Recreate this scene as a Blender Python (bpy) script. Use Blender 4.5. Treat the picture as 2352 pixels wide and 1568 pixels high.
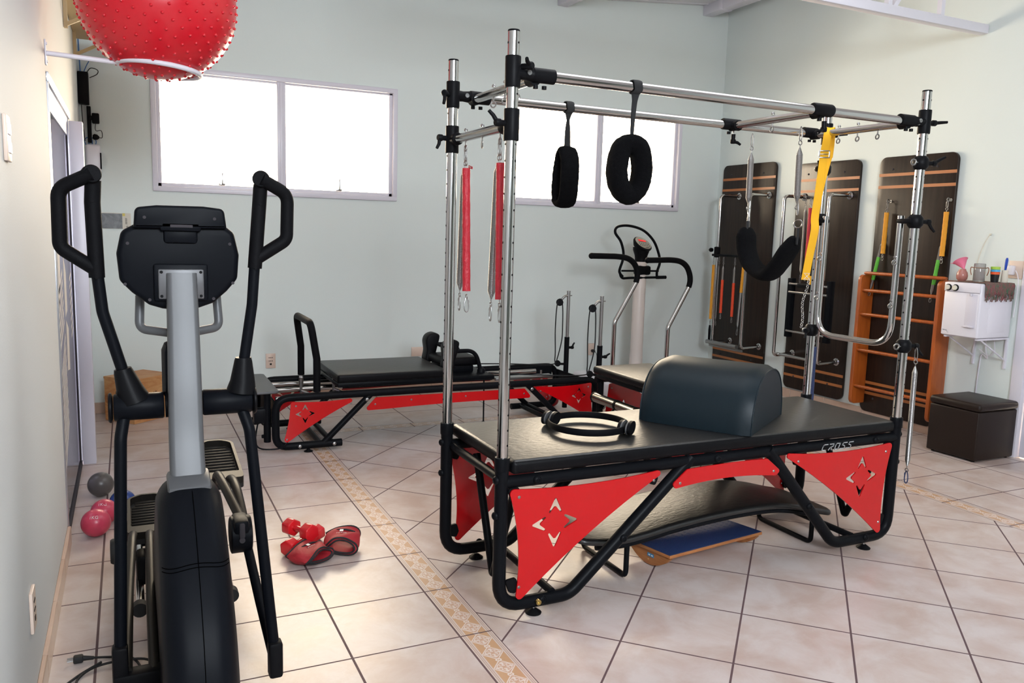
import bpy, bmesh, math, random
from mathutils import Vector, Matrix
random.seed(7)
for _o in list(bpy.data.objects): bpy.data.objects.remove(_o)
SC = bpy.context.scene
COL = SC.collection
PI = math.pi

# ------------------------------------------------------------------ camera
CAMP = Vector((-1.07494563, -2.63051451, 1.5))
YAW, PITCH, ROLL = 0.4447285, 0.13475, 0.0286
_fw = Vector((math.sin(YAW)*math.cos(PITCH), math.cos(YAW)*math.cos(PITCH), -math.sin(PITCH)))
_r0 = Vector((math.cos(YAW), -math.sin(YAW), 0)); _u0 = _r0.cross(_fw)
_r = math.cos(ROLL)*_r0 + math.sin(ROLL)*_u0; _u = -math.sin(ROLL)*_r0 + math.cos(ROLL)*_u0
cd = bpy.data.cameras.new('camera'); cam = bpy.data.objects.new('camera', cd); COL.objects.link(cam)
M4 = Matrix((_r, _u, -_fw)).transposed().to_4x4(); M4.translation = CAMP
cam.matrix_world = M4
cd.sensor_width = 36.0; cd.lens = 1856.0/2352*36; cd.clip_start = 0.05
SC.camera = cam

# ------------------------------------------------------------------ world, lights, exposure
SC.view_settings.view_transform = 'Standard'; SC.view_settings.look = 'None'
SC.view_settings.exposure = 0.0; SC.view_settings.gamma = 1.0
SC.view_settings.use_curve_mapping = False
W = bpy.data.worlds.new('daylight'); SC.world = W; W.use_nodes = True
_bg = W.node_tree.nodes['Background']; _bg.inputs[0].default_value = (1.0, 0.83, 0.62, 1); _bg.inputs[1].default_value = 28.0

def area(name, loc, target, sx, sy, power, col=(1, 1, 1), portal=False):
    d = bpy.data.lights.new(name, 'AREA'); d.shape = 'RECTANGLE'; d.size = sx; d.size_y = sy
    d.energy = power; d.color = col
    if portal: d.cycles.is_portal = True
    o = bpy.data.objects.new(name, d); COL.objects.link(o); o.location = loc
    o.rotation_euler = (Vector(target)-Vector(loc)).to_track_quat('-Z', 'Y').to_euler()
    return o
area('window_portal', (0.10, 4.50, 2.2), (0.10, 0, 2.2), 1.9, 0.9, 1, portal=True)
area('window_portal', (3.15, 4.50, 2.2), (3.15, 0, 2.2), 1.9, 0.9, 1, portal=True)
area('bounce_flash', (-0.3, -4.9, 2.9), (1.0, 4.3, 2.6), 1.6, 1.2, 300, (0.86, 0.93, 1.0))
area('ceiling_fill', (1.6, 0.4, 3.45), (1.6, 0.4, 0), 2.6, 1.6, 34, (0.90, 0.95, 1.0))  # unseen fill light, added to brighten the room from above
area('hall_fill', (-2.6, 2.4, 2.9), (-2.6, 2.4, 0), 1.0, 1.0, 110, (0.86, 0.86, 1.0))  # added light, out of view, so the hall behind the glass isn't dark

# ------------------------------------------------------------------ materials
def lin(c):
    if isinstance(c, str):
        c = [int(c[i:i+2], 16)/255 for i in (0, 2, 4)]
        c = [x/12.92 if x <= 0.04045 else ((x+0.055)/1.055)**2.4 for x in c]
    return (c[0], c[1], c[2], 1)
MATS = {}
class NT:
    def __init__(s, m):
        s.t = m.node_tree; s.n = s.t.nodes; s.l = s.t.links
    def new(s, t, **k):
        n = s.n.new(t)
        for a, b in k.items(): setattr(n, a, b)
        return n
    def put(s, sock, v):
        if hasattr(v, 'is_output') or isinstance(v, bpy.types.NodeSocket): s.l.new(v, sock)
        else: sock.default_value = v
    def m(s, op, a, b=0.0, c=0.0):
        n = s.new('ShaderNodeMath', operation=op)
        s.put(n.inputs[0], a); s.put(n.inputs[1], b)
        if len(n.inputs) > 2: s.put(n.inputs[2], c)
        return n.outputs[0]
    def mix(s, f, a, b):
        n = s.new('ShaderNodeMix', data_type='RGBA')
        s.put(n.inputs[0], f); s.put(n.inputs[6], a); s.put(n.inputs[7], b)
        return n.outputs[2]
    def noise(s, vec, scale, detail=3, rough=0.5, dist=0.0):
        n = s.new('ShaderNodeTexNoise'); n.inputs['Scale'].default_value = scale
        n.inputs['Detail'].default_value = detail; n.inputs['Roughness'].default_value = rough
        n.inputs['Distortion'].default_value = dist
        if vec is not None: s.l.new(vec, n.inputs['Vector'])
        return n.outputs[0]
    def ramp(s, f, p0, c0, p1, c1):
        n = s.new('ShaderNodeValToRGB'); e = n.color_ramp.elements
        e[0].position = p0; e[0].color = c0; e[1].position = p1; e[1].color = c1
        s.l.new(f, n.inputs[0]); return n.outputs[0]
    def vmul(s, vec, k):
        n = s.new('ShaderNodeVectorMath', operation='MULTIPLY'); s.l.new(vec, n.inputs[0]); n.inputs[1].default_value = k
        return n.outputs[0]
def mat(name, col, rough=0.5, metal=0.0, bump=None, coat=0.0, spec=0.5, var=None, emit=None, trans=0.0):
    """bump=(scale, strength, stretch)   var=(scale, colour2, stretch)"""
    m = bpy.data.materials.new(name); m.use_nodes = True; MATS[name] = m
    k = NT(m); b = k.n['Principled BSDF']
    b.inputs['Base Color'].default_value = lin(col); b.inputs['Roughness'].default_value = rough
    b.inputs['Metallic'].default_value = metal; b.inputs['Coat Weight'].default_value = coat
    b.inputs['Coat Roughness'].default_value = 0.15
    b.inputs['Specular IOR Level'].default_value = spec; b.inputs['Transmission Weight'].default_value = trans
    tc = k.new('ShaderNodeTexCoord').outputs['Object'] if (bump or var) else None
    if var:
        v = k.vmul(tc, var[2] if len(var) > 2 else (1, 1, 1))
        f = k.ramp(k.noise(v, var[0], 4, 0.6, var[3] if len(var) > 3 else 0), 0.32, lin(col), 0.68, lin(var[1]))
        k.l.new(f, b.inputs['Base Color'])
    if bump:
        v = k.vmul(tc, bump[2] if len(bump) > 2 else (1, 1, 1))
        bn = k.new('ShaderNodeBump'); bn.inputs['Strength'].default_value = bump[1]; bn.inputs['Distance'].default_value = 0.01
        k.l.new(k.noise(v, bump[0], 3), bn.inputs['Height']); k.l.new(bn.outputs[0], b.inputs['Normal'])
    if emit:
        b.inputs['Emission Color'].default_value = lin(col); b.inputs['Emission Strength'].default_value = emit
    return m
mat('powder_black', (0.005, 0.0055, 0.007), 0.36, bump=(900, 0.06), spec=0.07)
mat('machine_black', (0.004, 0.0048, 0.007), 0.42, bump=(1200, 0.08), spec=0.07)
mat('plastic_black', (0.006, 0.006, 0.007), 0.42, spec=0.07)
mat('rubber_black', (0.010, 0.010, 0.011), 0.7)
mat('foam_black', (0.004, 0.004, 0.005), 0.55, bump=(500, 0.15), spec=0.07)
mat('terry_black', (0.004, 0.004, 0.005), 1.0, bump=(420, 1.0), spec=0.1)
mat('webbing_black', (0.012, 0.012, 0.013), 0.9, bump=(900, 0.4))
mat('chrome', (0.52, 0.51, 0.50), 0.12, 1.0)
mat('steel', (0.36, 0.355, 0.35), 0.28, 1.0)
mat('spring_steel', (0.30, 0.295, 0.29), 0.36, 1.0)
mat('silver_paint', (0.085, 0.087, 0.092), 0.42, 0.1, bump=(1500, 0.05))
mat('grey_plate', (0.10, 0.105, 0.11), 0.45, 0.3)
mat('red_panel', (0.50, 0.002, 0.005), 0.16, coat=0.1)
mat('vinyl_black', (0.005, 0.005, 0.005), 0.40, bump=(34, 0.18, (1, 2.2, 1)), spec=0.8)
mat('vinyl_shaded', (0.004, 0.004, 0.005), 0.42, bump=(300, 0.08), spec=0.12)  # shaded copy of the black vinyl, gloss cut so the sides stay dark
mat('vinyl_green', (0.006, 0.013, 0.018), 0.42, bump=(500, 0.06), spec=0.2)
mat('vinyl_brown', (0.014, 0.008, 0.006), 0.42, bump=(300, 0.08), spec=0.25)
mat('wall_mint', 'd9e1de', 0.75, bump=(160, 0.06))
mat('wall_light', 'd3d6d6', 0.7, bump=(160, 0.06))
mat('wall_shade', '6f7a76', 0.8)
mat('ceiling_white', 'd9d9dd', 0.7)
mat('white_paint', 'dcd9e2', 0.4)
mat('white_frame', 'd6d3dd', 0.35)
mat('white_plastic', 'e2dfe6', 0.32)
mat('cream_plastic', 'd8c3b4', 0.4)
mat('alu', (0.55, 0.56, 0.60), 0.35, 0.8)
mat('skirt_tile', 'c2a693', 0.3, var=(5, 'b89a86'))
mat('mount_grey', (0.22, 0.20, 0.17), 0.5)
mat('board_wenge', (0.026, 0.014, 0.009), 0.30, var=(3, (0.011, 0.006, 0.004), (4, 14, 0.7)), spec=0.3)
mat('board_inlay', (0.38, 0.13, 0.035), 0.4)
mat('orange_wood', (0.44, 0.10, 0.012), 0.38, var=(5, (0.30, 0.062, 0.008), (6, 6, 0.8)), coat=0.2)
mat('pine_wood', (0.60, 0.33, 0.14), 0.5, var=(4, (0.44, 0.17, 0.05), (1, 2, 7), 1.2))
mat('ply_wood', (0.42, 0.17, 0.055), 0.45, var=(8, (0.30, 0.10, 0.03), (1, 1, 8)))
mat('red_sleeve', (0.50, 0.012, 0.028), 0.45, bump=(120, 0.5, (1, 1, 0.5)))
mat('yellow_sleeve', (0.72, 0.30, 0.010), 0.55, bump=(200, 0.4))
mat('orange_sleeve', (0.75, 0.06, 0.012), 0.55, bump=(200, 0.4))
mat('green_sleeve', (0.09, 0.42, 0.03), 0.55, bump=(200, 0.4))
mat('grey_sleeve', (0.30, 0.27, 0.23), 0.6, bump=(300, 0.3))
mat('navy_sleeve', (0.012, 0.025, 0.085), 0.6, bump=(200, 0.4))
mat('yellow_strap', (0.83, 0.42, 0.004), 0.7, bump=(600, 0.3))
mat('ball_red', (0.60, 0.006, 0.018), 0.30, coat=0.2)
mat('ball_pink', (0.60, 0.055, 0.11), 0.30, var=(30, (0.52, 0.045, 0.09)))
mat('ball_grey', (0.09, 0.082, 0.078), 0.30)
mat('ball_blue', (0.012, 0.045, 0.22), 0.25)
mat('ball_dark_red', (0.30, 0.012, 0.018), 0.2)
mat('dumbbell_red', (0.58, 0.010, 0.016), 0.22, coat=0.3)
mat('neoprene_red', (0.34, 0.010, 0.018), 0.62, bump=(700, 0.2))
mat('piping_black', (0.010, 0.010, 0.012), 0.8)
mat('print_white', (0.75, 0.72, 0.70), 0.5)
mat('print_grey', (0.33, 0.34, 0.35), 0.5)
mat('print_dark', (0.03, 0.02, 0.015), 0.6)
mat('blue_rubber', (0.010, 0.028, 0.10), 0.55, bump=(260, 0.5))
mat('blue_label', (0.03, 0.22, 0.42), 0.4)
mat('pink_plastic', (0.80, 0.19, 0.30), 0.4)
mat('rose_glass', (0.42, 0.17, 0.14), 0.25)
mat('jar_glass', (0.75, 0.75, 0.72), 0.08, trans=0.75)
mat('cup_black', (0.012, 0.012, 0.014), 0.35)
mat('cup_orange', (0.85, 0.12, 0.03), 0.4)
mat('cup_blue', (0.08, 0.42, 0.72), 0.4)
mat('cup_green', (0.40, 0.62, 0.08), 0.4)
mat('brush_blue', (0.01, 0.06, 0.42), 0.35)
mat('brush_cream', (0.68, 0.64, 0.54), 0.5)
mat('copper', (0.35, 0.15, 0.08), 0.35, 0.6)
mat('crochet', (0.33, 0.08, 0.10), 0.9, bump=(160, 1.0), var=(60, (0.06, 0.15, 0.09), (1, 3, 0.4)))
mat('poster_art', (0.004, 0.004, 0.005), 0.3, var=(14, (0.12, 0.125, 0.13), (1, 1, 1), 1.0))
mat('poster_paper', 'c9c3b6', 0.5)
mat('poster_yellow', (0.62, 0.50, 0.09), 0.5)
mat('shelf_beige', (0.52, 0.38, 0.19), 0.5)
mat('cable_blue', (0.02, 0.12, 0.35), 0.5)
mat('led_red', (1.0, 0.03, 0.03), 0.4, emit=1.6)
mat('led_dark', (0.10, 0.02, 0.02), 0.3)
mat('panel_silver', (0.50, 0.45, 0.36), 0.35, 0.5)
mat('column_cream', 'd6cbc4', 0.4)
mat('hall_wall', (0.46, 0.45, 0.55), 0.8)
mat('hall_floor', (0.42, 0.34, 0.28), 0.5)
mat('sticker_frost', (0.72, 0.66, 0.60), 0.6)
mat('brass', (0.55, 0.42, 0.16), 0.3, 1.0)
mat('shadow_gap', (0.03, 0.025, 0.03), 0.8)

mat('rubber_dark', (0.001, 0.001, 0.001), 0.9, spec=0.0)
mat('panel_bronze', (0.016, 0.014, 0.012), 0.40, 0.0, spec=0.12)
mat('dark_chrome', (0.26, 0.235, 0.20), 0.26, 1.0)
mat('silver_dark', (0.10, 0.10, 0.105), 0.4, 0.2)
mat('niche_grey', 'd3d0da', 0.4)
def make_glass(name, col, mixf, rough):
    m = bpy.data.materials.new(name); m.use_nodes = True; MATS[name] = m
    k = NT(m); k.n.remove(k.n['Principled BSDF']); out = k.n['Material Output']
    t = k.new('ShaderNodeBsdfTransparent'); t.inputs[0].default_value = (*col, 1)
    g = k.new('ShaderNodeBsdfGlossy'); g.inputs['Roughness'].default_value = rough
    f = k.new('ShaderNodeFresnel'); f.inputs[0].default_value = 1.5
    mx = k.new('ShaderNodeMixShader'); k.l.new(k.m('MULTIPLY', f.outputs[0], mixf), mx.inputs[0])
    k.l.new(t.outputs[0], mx.inputs[1]); k.l.new(g.outputs[0], mx.inputs[2]); k.l.new(mx.outputs[0], out.inputs[0])
make_glass('window_glass', (0.97, 0.97, 0.96), 1.0, 0.05)
make_glass('door_glass', (0.80, 0.80, 0.82), 0.9, 0.02)

def floor_material():
    m = bpy.data.materials.new('floor_tiles'); m.use_nodes = True; MATS['floor_tiles'] = m
    k = NT(m); b = k.n['Principled BSDF']
    pos = k.new('ShaderNodeNewGeometry').outputs['Position']
    sp = k.new('ShaderNodeSeparateXYZ'); k.l.new(pos, sp.inputs[0]); X, Y = sp.outputs[0], sp.outputs[1]
    S, D, G = 0.4062, 0.4082, 0.0038
    def between(v, a, c): return k.m('MULTIPLY', k.m('GREATER_THAN', v, a), k.m('LESS_THAN', v, c))
    def line(v, period, off, w):       # 1 on the joint line
        f = k.m('FRACT', k.m('ADD', k.m('DIVIDE', k.m('SUBTRACT', v, off), period), 100.5))
        return k.m('LESS_THAN', k.m('ABSOLUTE', k.m('SUBTRACT', f, 0.5)), w/period)
    inner = k.m('MULTIPLY', between(X, 0.13, 3.19), k.m('LESS_THAN', Y, 3.14))
    outerR = k.m('MULTIPLY', between(X, 0.0, 3.32), k.m('LESS_THAN', Y, 3.27))
    border = k.m('SUBTRACT', outerR, inner)
    regular = k.m('SUBTRACT', 1.0, outerR)
    # diagonal field
    Xd = k.m('SUBTRACT', X, 0.2515); Yd = k.m('SUBTRACT', Y, 0.0328)
    A = k.m('DIVIDE', k.m('SUBTRACT', Xd, Yd), D*math.sqrt(2)); B = k.m('DIVIDE', k.m('ADD', Xd, Yd), D*math.sqrt(2))
    dg = k.m('MAXIMUM', line(A, 1, 0, G/D), line(B, 1, 0, G/D))
    left = k.m('LESS_THAN', X, 0.0)
    rg = k.m('MAXIMUM', k.m('MAXIMUM', k.m('MULTIPLY', line(X, S, 0, G*1.15), left), k.m('MULTIPLY', line(X, S, 0.09, G), k.m('SUBTRACT', 1.0, left))), line(Y, S, 0, G))
    # border strips
    isx = k.m('MULTIPLY', between(Y, 3.14, 3.27), between(X, 0.13, 3.19))
    isl = k.m('MULTIPLY', k.m('LESS_THAN', X, 0.13), k.m('SUBTRACT', 1.0, isx))
    sL = k.m('DIVIDE', X, 0.13); sR = k.m('DIVIDE', k.m('SUBTRACT', X, 3.19), 0.13); sB = k.m('DIVIDE', k.m('SUBTRACT', Y, 3.14), 0.13)
    def sel(f, a, c): return k.m('ADD', k.m('MULTIPLY', f, a), k.m('MULTIPLY', k.m('SUBTRACT', 1.0, f), c))
    s_ = sel(isx, sB, sel(isl, sL, sR)); t_ = sel(isx, k.m('SUBTRACT', X, 0.06), Y)
    bt = line(t_, S, 0, G*0.9)
    edge = k.m('GREATER_THAN', k.m('ABSOLUTE', k.m('SUBTRACT', s_, 0.5)), 0.475)
    bg = k.m('MAXIMUM', bt, edge)
    grout = k.m('ADD', k.m('ADD', k.m('MULTIPLY', inner, dg), k.m('MULTIPLY', regular, rg)), k.m('MULTIPLY', border, bg))
    # tile colour
    n1 = k.noise(pos, 5.0, 6, 0.62, 0.4); n2 = k.noise(k.vmul(pos, (1.0, 2.0, 1)), 2.2, 3, 0.5)
    base = k.ramp(n1, 0.36, lin('b39d91'), 0.62, lin('c6bbb6'))
    base = k.mix(k.m('MULTIPLY', n2, 0.35), base, lin('c3b5b2'))
    n3 = k.noise(pos, 90, 2, 0.6)
    base = k.mix(k.m('MULTIPLY', n3, 0.10), base, lin('b09a8c'))
    # border pattern: four medallions per tile on tan, rope lines at both sides
    q = k.m('FRACT', k.m('ADD', k.m('DIVIDE', t_, S/4), 100.0))
    dt = k.m('ABSOLUTE', k.m('SUBTRACT', q, 0.5)); ds = k.m('ABSOLUTE', k.m('SUBTRACT', s_, 0.5))
    dia = k.m('ADD', k.m('MULTIPLY', dt, 1.25), k.m('MULTIPLY', ds, 1.85))
    rad = k.m('SQRT', k.m('ADD', k.m('POWER', k.m('MULTIPLY', dt, 0.8), 2.0), k.m('POWER', ds, 2.0)))
    ang = k.m('ARCTAN2', k.m('SUBTRACT', s_, 0.5), k.m('MULTIPLY', k.m('SUBTRACT', q, 0.5), 0.8))
    petals = k.m('ADD', 0.115, k.m('MULTIPLY', 0.035, k.m('COSINE', k.m('MULTIPLY', ang, 8.0))))
    ring1 = k.m('LESS_THAN', k.m('ABSOLUTE', k.m('SUBTRACT', rad, petals)), 0.018)
    ring2 = k.m('LESS_THAN', k.m('ABSOLUTE', k.m('SUBTRACT', rad, 0.20)), 0.014)
    cross = k.m('MULTIPLY', k.m('GREATER_THAN', k.m('COSINE', k.m('MULTIPLY', ang, 4.0)), 0.75), between(rad, 0.05, 0.26))
    outl = k.m('LESS_THAN', k.m('ABSOLUTE', k.m('SUBTRACT', dia, 0.60)), 0.05)
    lace = k.m('MAXIMUM', k.m('MAXIMUM', ring1, ring2), k.m('MAXIMUM', outl, k.m('MULTIPLY', cross, 0.8)))
    inside = k.m('LESS_THAN', dia, 0.62)
    scroll = k.m('LESS_THAN', k.m('ABSOLUTE', k.m('SUBTRACT', k.m('SQRT', k.m('ADD', k.m('POWER', k.m('SUBTRACT', 0.5, dt), 2.0), k.m('POWER', ds, 2.0))), 0.07)), 0.022)
    tan, cream, pinkish = lin('ba9472'), lin('d4c8c0'), lin('bd9a82')
    bc = k.mix(inside, tan, pinkish); bc = k.mix(k.m('MAXIMUM', k.m('MULTIPLY', lace, inside), scroll), bc, cream)
    side = k.m('GREATER_THAN', ds, 0.31)
    fs = k.m('FRACT', k.m('MULTIPLY', ds, 17.0)); stripes = k.m('LESS_THAN', fs, 0.35)
    rope = k.m('MULTIPLY', k.m('GREATER_THAN', k.m('SINE', k.m('MULTIPLY', t_, 900.0)), 0.2), between(ds, 0.37, 0.43))
    sc = k.mix(k.m('MAXIMUM', stripes, k.m('MULTIPLY', rope, 0.6)), lin('c9bbb2'), lin('a98d80'))
    bc = k.mix(side, bc, sc)
    col = k.mix(border, base, bc)
    col = k.mix(grout, col, lin('584244'))
    k.l.new(col, b.inputs['Base Color'])
    b.inputs['Roughness'].default_value = 0.34
    k.l.new(k.m('ADD', 0.26, k.m('ADD', k.m('MULTIPLY', n1, 0.16), k.m('MULTIPLY', grout, 0.4))), b.inputs['Roughness'])
    bn = k.new('ShaderNodeBump'); bn.inputs['Strength'].default_value = 0.25; bn.inputs['Distance'].default_value = 0.004
    k.l.new(k.m('SUBTRACT', k.m('MULTIPLY', k.noise(pos, 60, 4, 0.6), 0.35), grout), bn.inputs['Height'])
    k.l.new(bn.outputs[0], b.inputs['Normal'])
floor_material()

# ------------------------------------------------------------------ mesh helpers
def V(*a): return Vector(a if len(a) > 1 else a[0])
def fillet(pts, rad, n=7):
    pts = [Vector(p) for p in pts]; out = [pts[0]]
    for i in range(1, len(pts)-1):
        p, a, c = pts[i], pts[i-1], pts[i+1]
        r = rad[i-1] if isinstance(rad, (list, tuple)) else rad
        d1, d2 = (a-p), (c-p); l1, l2 = d1.length, d2.length; d1.normalize(); d2.normalize()
        ang = d1.angle(d2)
        if ang > PI-0.02 or r <= 0: out.append(p); continue
        t = min(r/math.tan(ang/2), l1*0.49, l2*0.49)
        p1, p2 = p+d1*t, p+d2*t
        for j in range(n+1):
            s = j/n; out.append((1-s)**2*p1+2*s*(1-s)*p+s*s*p2)
    out.append(pts[-1]); return out
def spline(pts, n=8, closed=False):
    pts = [Vector(p) for p in pts]; out = []; N = len(pts)
    rng = range(N if closed else N-1)
    for i in rng:
        g = lambda j: pts[j % N] if closed else pts[max(0, min(N-1, j))]
        p0, p1, p2, p3 = g(i-1), g(i), g(i+1), g(i+2)
        for j in range(n):
            t = j/n
            out.append(0.5*((2*p1)+(p2-p0)*t+(2*p0-5*p1+4*p2-p3)*t*t+(3*p1-p0-3*p2+p3)*t**3))
    if not closed: out.append(pts[-1])
    return out
class MB:
    def __init__(s): s.v = []; s.f = []; s.mi = []; s.cur = 0
    def m(s, i): s.cur = i; return s
    def add(s, vs, fs):
        o = len(s.v); s.v += [Vector(x) for x in vs]
        for f in fs: s.f.append(tuple(o+i for i in f)); s.mi.append(s.cur)
        return s
    def box(s, c, size, bev=0.0, rot=None, seg=2):
        bm = bmesh.new(); bmesh.ops.create_cube(bm, size=1.0)
        for v in bm.verts: v.co = Vector((v.co.x*size[0], v.co.y*size[1], v.co.z*size[2]))
        if bev > 0: bmesh.ops.bevel(bm, geom=list(bm.edges), offset=min(bev, min(size)*0.49), segments=seg, profile=0.5, affect='EDGES')
        return s.bm(bm, c, rot)
    def bm(s, bm, c=(0, 0, 0), rot=None):
        c = Vector(c); bm.verts.index_update()
        s.add([(rot @ v.co if rot is not None else v.co)+c for v in bm.verts], [[v.index for v in f.verts] for f in bm.faces]); bm.free(); return s
    def box2(s, a, b, bev=0.0, seg=2):
        a, b = Vector(a), Vector(b); return s.box((a+b)/2, [abs(x) for x in (b-a)], bev, None, seg)
    def sweep(s, pts, sect, closed=False, caps=True, up=None):
        """sect(i,n) -> list of (a,b) offsets in the normal / binormal directions"""
        pts = [Vector(p) for p in pts]; N = len(pts)
        T = []
        for i in range(N):
            if closed: d = pts[(i+1) % N]-pts[i-1]
            else: d = pts[min(i+1, N-1)]-pts[max(i-1, 0)]
            if d.length < 1e-9: d = Vector((0, 0, 1))
            T.append(d.normalized())
        if up is not None: nrm = Vector(up)
        else: nrm = Vector((0, 0, 1)) if abs(T[0].z) < 0.9 else Vector((1, 0, 0))
        rings = []; vs = []
        n = (nrm-T[0]*nrm.dot(T[0])).normalized()
        for i in range(N):
            if up is not None: q = Vector(up); n2 = q-T[i]*q.dot(T[i]); n = n2.normalized() if n2.length > 1e-4 else n
            else:
                n = n-T[i]*n.dot(T[i]); n.normalize()
            bnm = T[i].cross(n); ring = []
            for a, b in sect(i, N): ring.append(len(vs)); vs.append(pts[i]+n*a+bnm*b)
            rings.append(ring)
        fs = []; K = len(rings[0])
        for i in range(N if closed else N-1):
            r1, r2 = rings[i], rings[(i+1) % N]
            for j in range(K): fs.append((r1[j], r1[(j+1) % K], r2[(j+1) % K], r2[j]))
        if not closed and caps: fs.append(tuple(reversed(rings[0]))); fs.append(tuple(rings[-1]))
        return s.add(vs, fs)
    def tube(s, pts, r, n=12, closed=False, caps=True):
        cs = [(math.cos(2*PI*j/n), math.sin(2*PI*j/n)) for j in range(n)]
        def sect(i, N):
            rr = r[i] if isinstance(r, (list, tuple)) else r
            return [(rr*a, rr*b) for a, b in cs]
        return s.sweep(pts, sect, closed, caps)
    def band(s, pts, w, t, up, closed=False, e=2.6, n=16):
        def sect(i, N):
            ww = w[i] if isinstance(w, (list, tuple)) else w; tt = t[i] if isinstance(t, (list, tuple)) else t
            o = []
            for j in range(n):
                a = 2*PI*j/n; c, d = math.cos(a), math.sin(a)
                o.append((ww/2*math.copysign(abs(c)**(2/e), c), tt/2*math.copysign(abs(d)**(2/e), d)))
            return o
        return s.sweep(pts, sect, closed, True, up)
    def cyl(s, a, b, r, r2=None, n=20):
        return s.tube([a, b], [r, r if r2 is None else r2], n)
    def lathe(s, prof, o=(0, 0, 0), axis=(0, 0, 1), n=20):
        """prof: list of (radius, height)"""
        o = Vector(o); ax = Vector(axis).normalized()
        q = Vector((0, 0, 1)).rotation_difference(ax); vs = []; fs = []
        for r, h in prof:
            for j in range(n):
                a = 2*PI*j/n; vs.append(o+q @ Vector((r*math.cos(a), r*math.sin(a), h)))
        for i in range(len(prof)-1):
            for j in range(n): fs.append((i*n+j, i*n+(j+1) % n, (i+1)*n+(j+1) % n, (i+1)*n+j))
        fs.append(tuple(reversed(range(n)))); L = len(prof)-1; fs.append(tuple(L*n+j for j in range(n)))
        return s.add(vs, fs)
    def sphere(s, c, r, n=32, sc=(1, 1, 1)):
        bm = bmesh.new(); bmesh.ops.create_uvsphere(bm, u_segments=n, v_segments=n//2, radius=r)
        for v in bm.verts: v.co = Vector((v.co.x*sc[0], v.co.y*sc[1], v.co.z*sc[2]))
        return s.bm(bm, c)
    def ring(s, c, R, r, nrm=(0, 0, 1), n=32, k=10, sc=1.0):
        q = Vector((0, 0, 1)).rotation_difference(Vector(nrm).normalized())
        return s.tube([Vector(c)+q @ Vector((R*math.cos(2*PI*i/n), R*sc*math.sin(2*PI*i/n), 0)) for i in range(n)], r, k, True)
    def prism(s, outline, org, u, v, th, holes=(), bev=0.0):
        """outline of (a,b) in the plane org + a*u + b*v, thickness th along u x v"""
        cu = bpy.data.curves.new('p', 'CURVE'); cu.dimensions = '2D'; cu.fill_mode = 'BOTH'
        for loop in [outline]+list(holes):
            sp = cu.splines.new('POLY'); sp.points.add(len(loop)-1); sp.use_cyclic_u = True
            for i, p in enumerate(loop): sp.points[i].co = (p[0], p[1], 0, 1)
        ob = bpy.data.objects.new('p', cu); COL.objects.link(ob)
        me = bpy.data.meshes.new_from_object(ob.evaluated_get(bpy.context.evaluated_depsgraph_get()))
        bm = bmesh.new(); bm.from_mesh(me); bpy.data.objects.remove(ob); bpy.data.curves.remove(cu); bpy.data.meshes.remove(me)
        bmesh.ops.remove_doubles(bm, verts=bm.verts, dist=1e-6)
        for f in bm.faces:
            if f.normal.z < 0: f.normal_flip()
        if not holes:
            bmesh.ops.dissolve_limit(bm, angle_limit=0.01, verts=bm.verts, edges=bm.edges)
        r = bmesh.ops.extrude_face_region(bm, geom=list(bm.faces))
        for e in r['geom']:
            if isinstance(e, bmesh.types.BMVert): e.co.z += th
        bmesh.ops.recalc_face_normals(bm, faces=bm.faces)
        if bev > 0:
            ed = [e for e in bm.edges if len(e.link_faces) == 2 and e.calc_face_angle(0) > 1.2 and abs(e.verts[0].co.z-e.verts[1].co.z) < 1e-6]
            bmesh.ops.bevel(bm, geom=ed, offset=bev, segments=3, profile=0.5, affect='EDGES')
        u, v = Vector(u), Vector(v); w = u.cross(v); o = Vector(org); bm.verts.index_update()
        s.add([o+u*p.co.x+v*p.co.y+w*p.co.z for p in bm.verts], [[q.index for q in f.verts] for f in bm.faces]); bm.free(); return s
    def eye(s, c, R=0.012, r=0.003, nrm=(0, 1, 0), stem=(0, 0, 1), L=0.03):
        s.ring(c, R, r, nrm, 18, 8); st = Vector(stem).normalized()
        return s.cyl(Vector(c)+st*R, Vector(c)+st*(R+L), r)
    def build(s, name, mats, parent=None, kind=None, angle=38):
        org = parent_world(parent) if parent else Vector((0, 0, 0))
        me = bpy.data.meshes.new(name); me.from_pydata([tuple(v-org) for v in s.v], [], s.f)
        if not isinstance(mats, (list, tuple)): mats = [mats]
        for m in mats: me.materials.append(MATS[m])
        me.polygons.foreach_set('material_index', s.mi)
        bm = bmesh.new(); bm.from_mesh(me); bmesh.ops.recalc_face_normals(bm, faces=bm.faces); bm.to_mesh(me); bm.free()
        me.polygons.foreach_set('use_smooth', [True]*len(me.polygons))
        me.set_sharp_from_angle(angle=math.radians(angle)); me.update()
        o = bpy.data.objects.new(name, me); COL.objects.link(o)
        if parent: o.parent = parent
        if kind: o['kind'] = kind
        return o
ORG = {}
def parent_world(p):
    return ORG.get(p.name, Vector((0, 0, 0)))
def thing(name, label, cat, loc, group=None):
    o = bpy.data.objects.new(name, None); COL.objects.link(o); o.location = loc; ORG[o.name] = Vector(loc)
    o.empty_display_size = 0.1
    o['label'] = label; o['category'] = cat
    if group: o['group'] = group
    return o
SPLIT = {'bolt', 'screw', 'cross_bar', 'panel_clamp', 'screw_hole', 'knot', 'printed_mark', 'yellow_tab', 'black_cable', 'blue_cable', 'socket_hole', 'rocker', 'foot', 'tread_rib',
         'stitching', 'foot_bar_socket', 'foot_frame_side', 'wall_bracket', 'pulley', 'frosted_sticker', 'lettering', 'button', 'floor_frame', 'metal_ring', 'webbing_end', 'spring_rail', 'fringe', 'piping', 'display_digits', 'wire_handle', 'crank_axle', 'plug_pins'}
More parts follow.
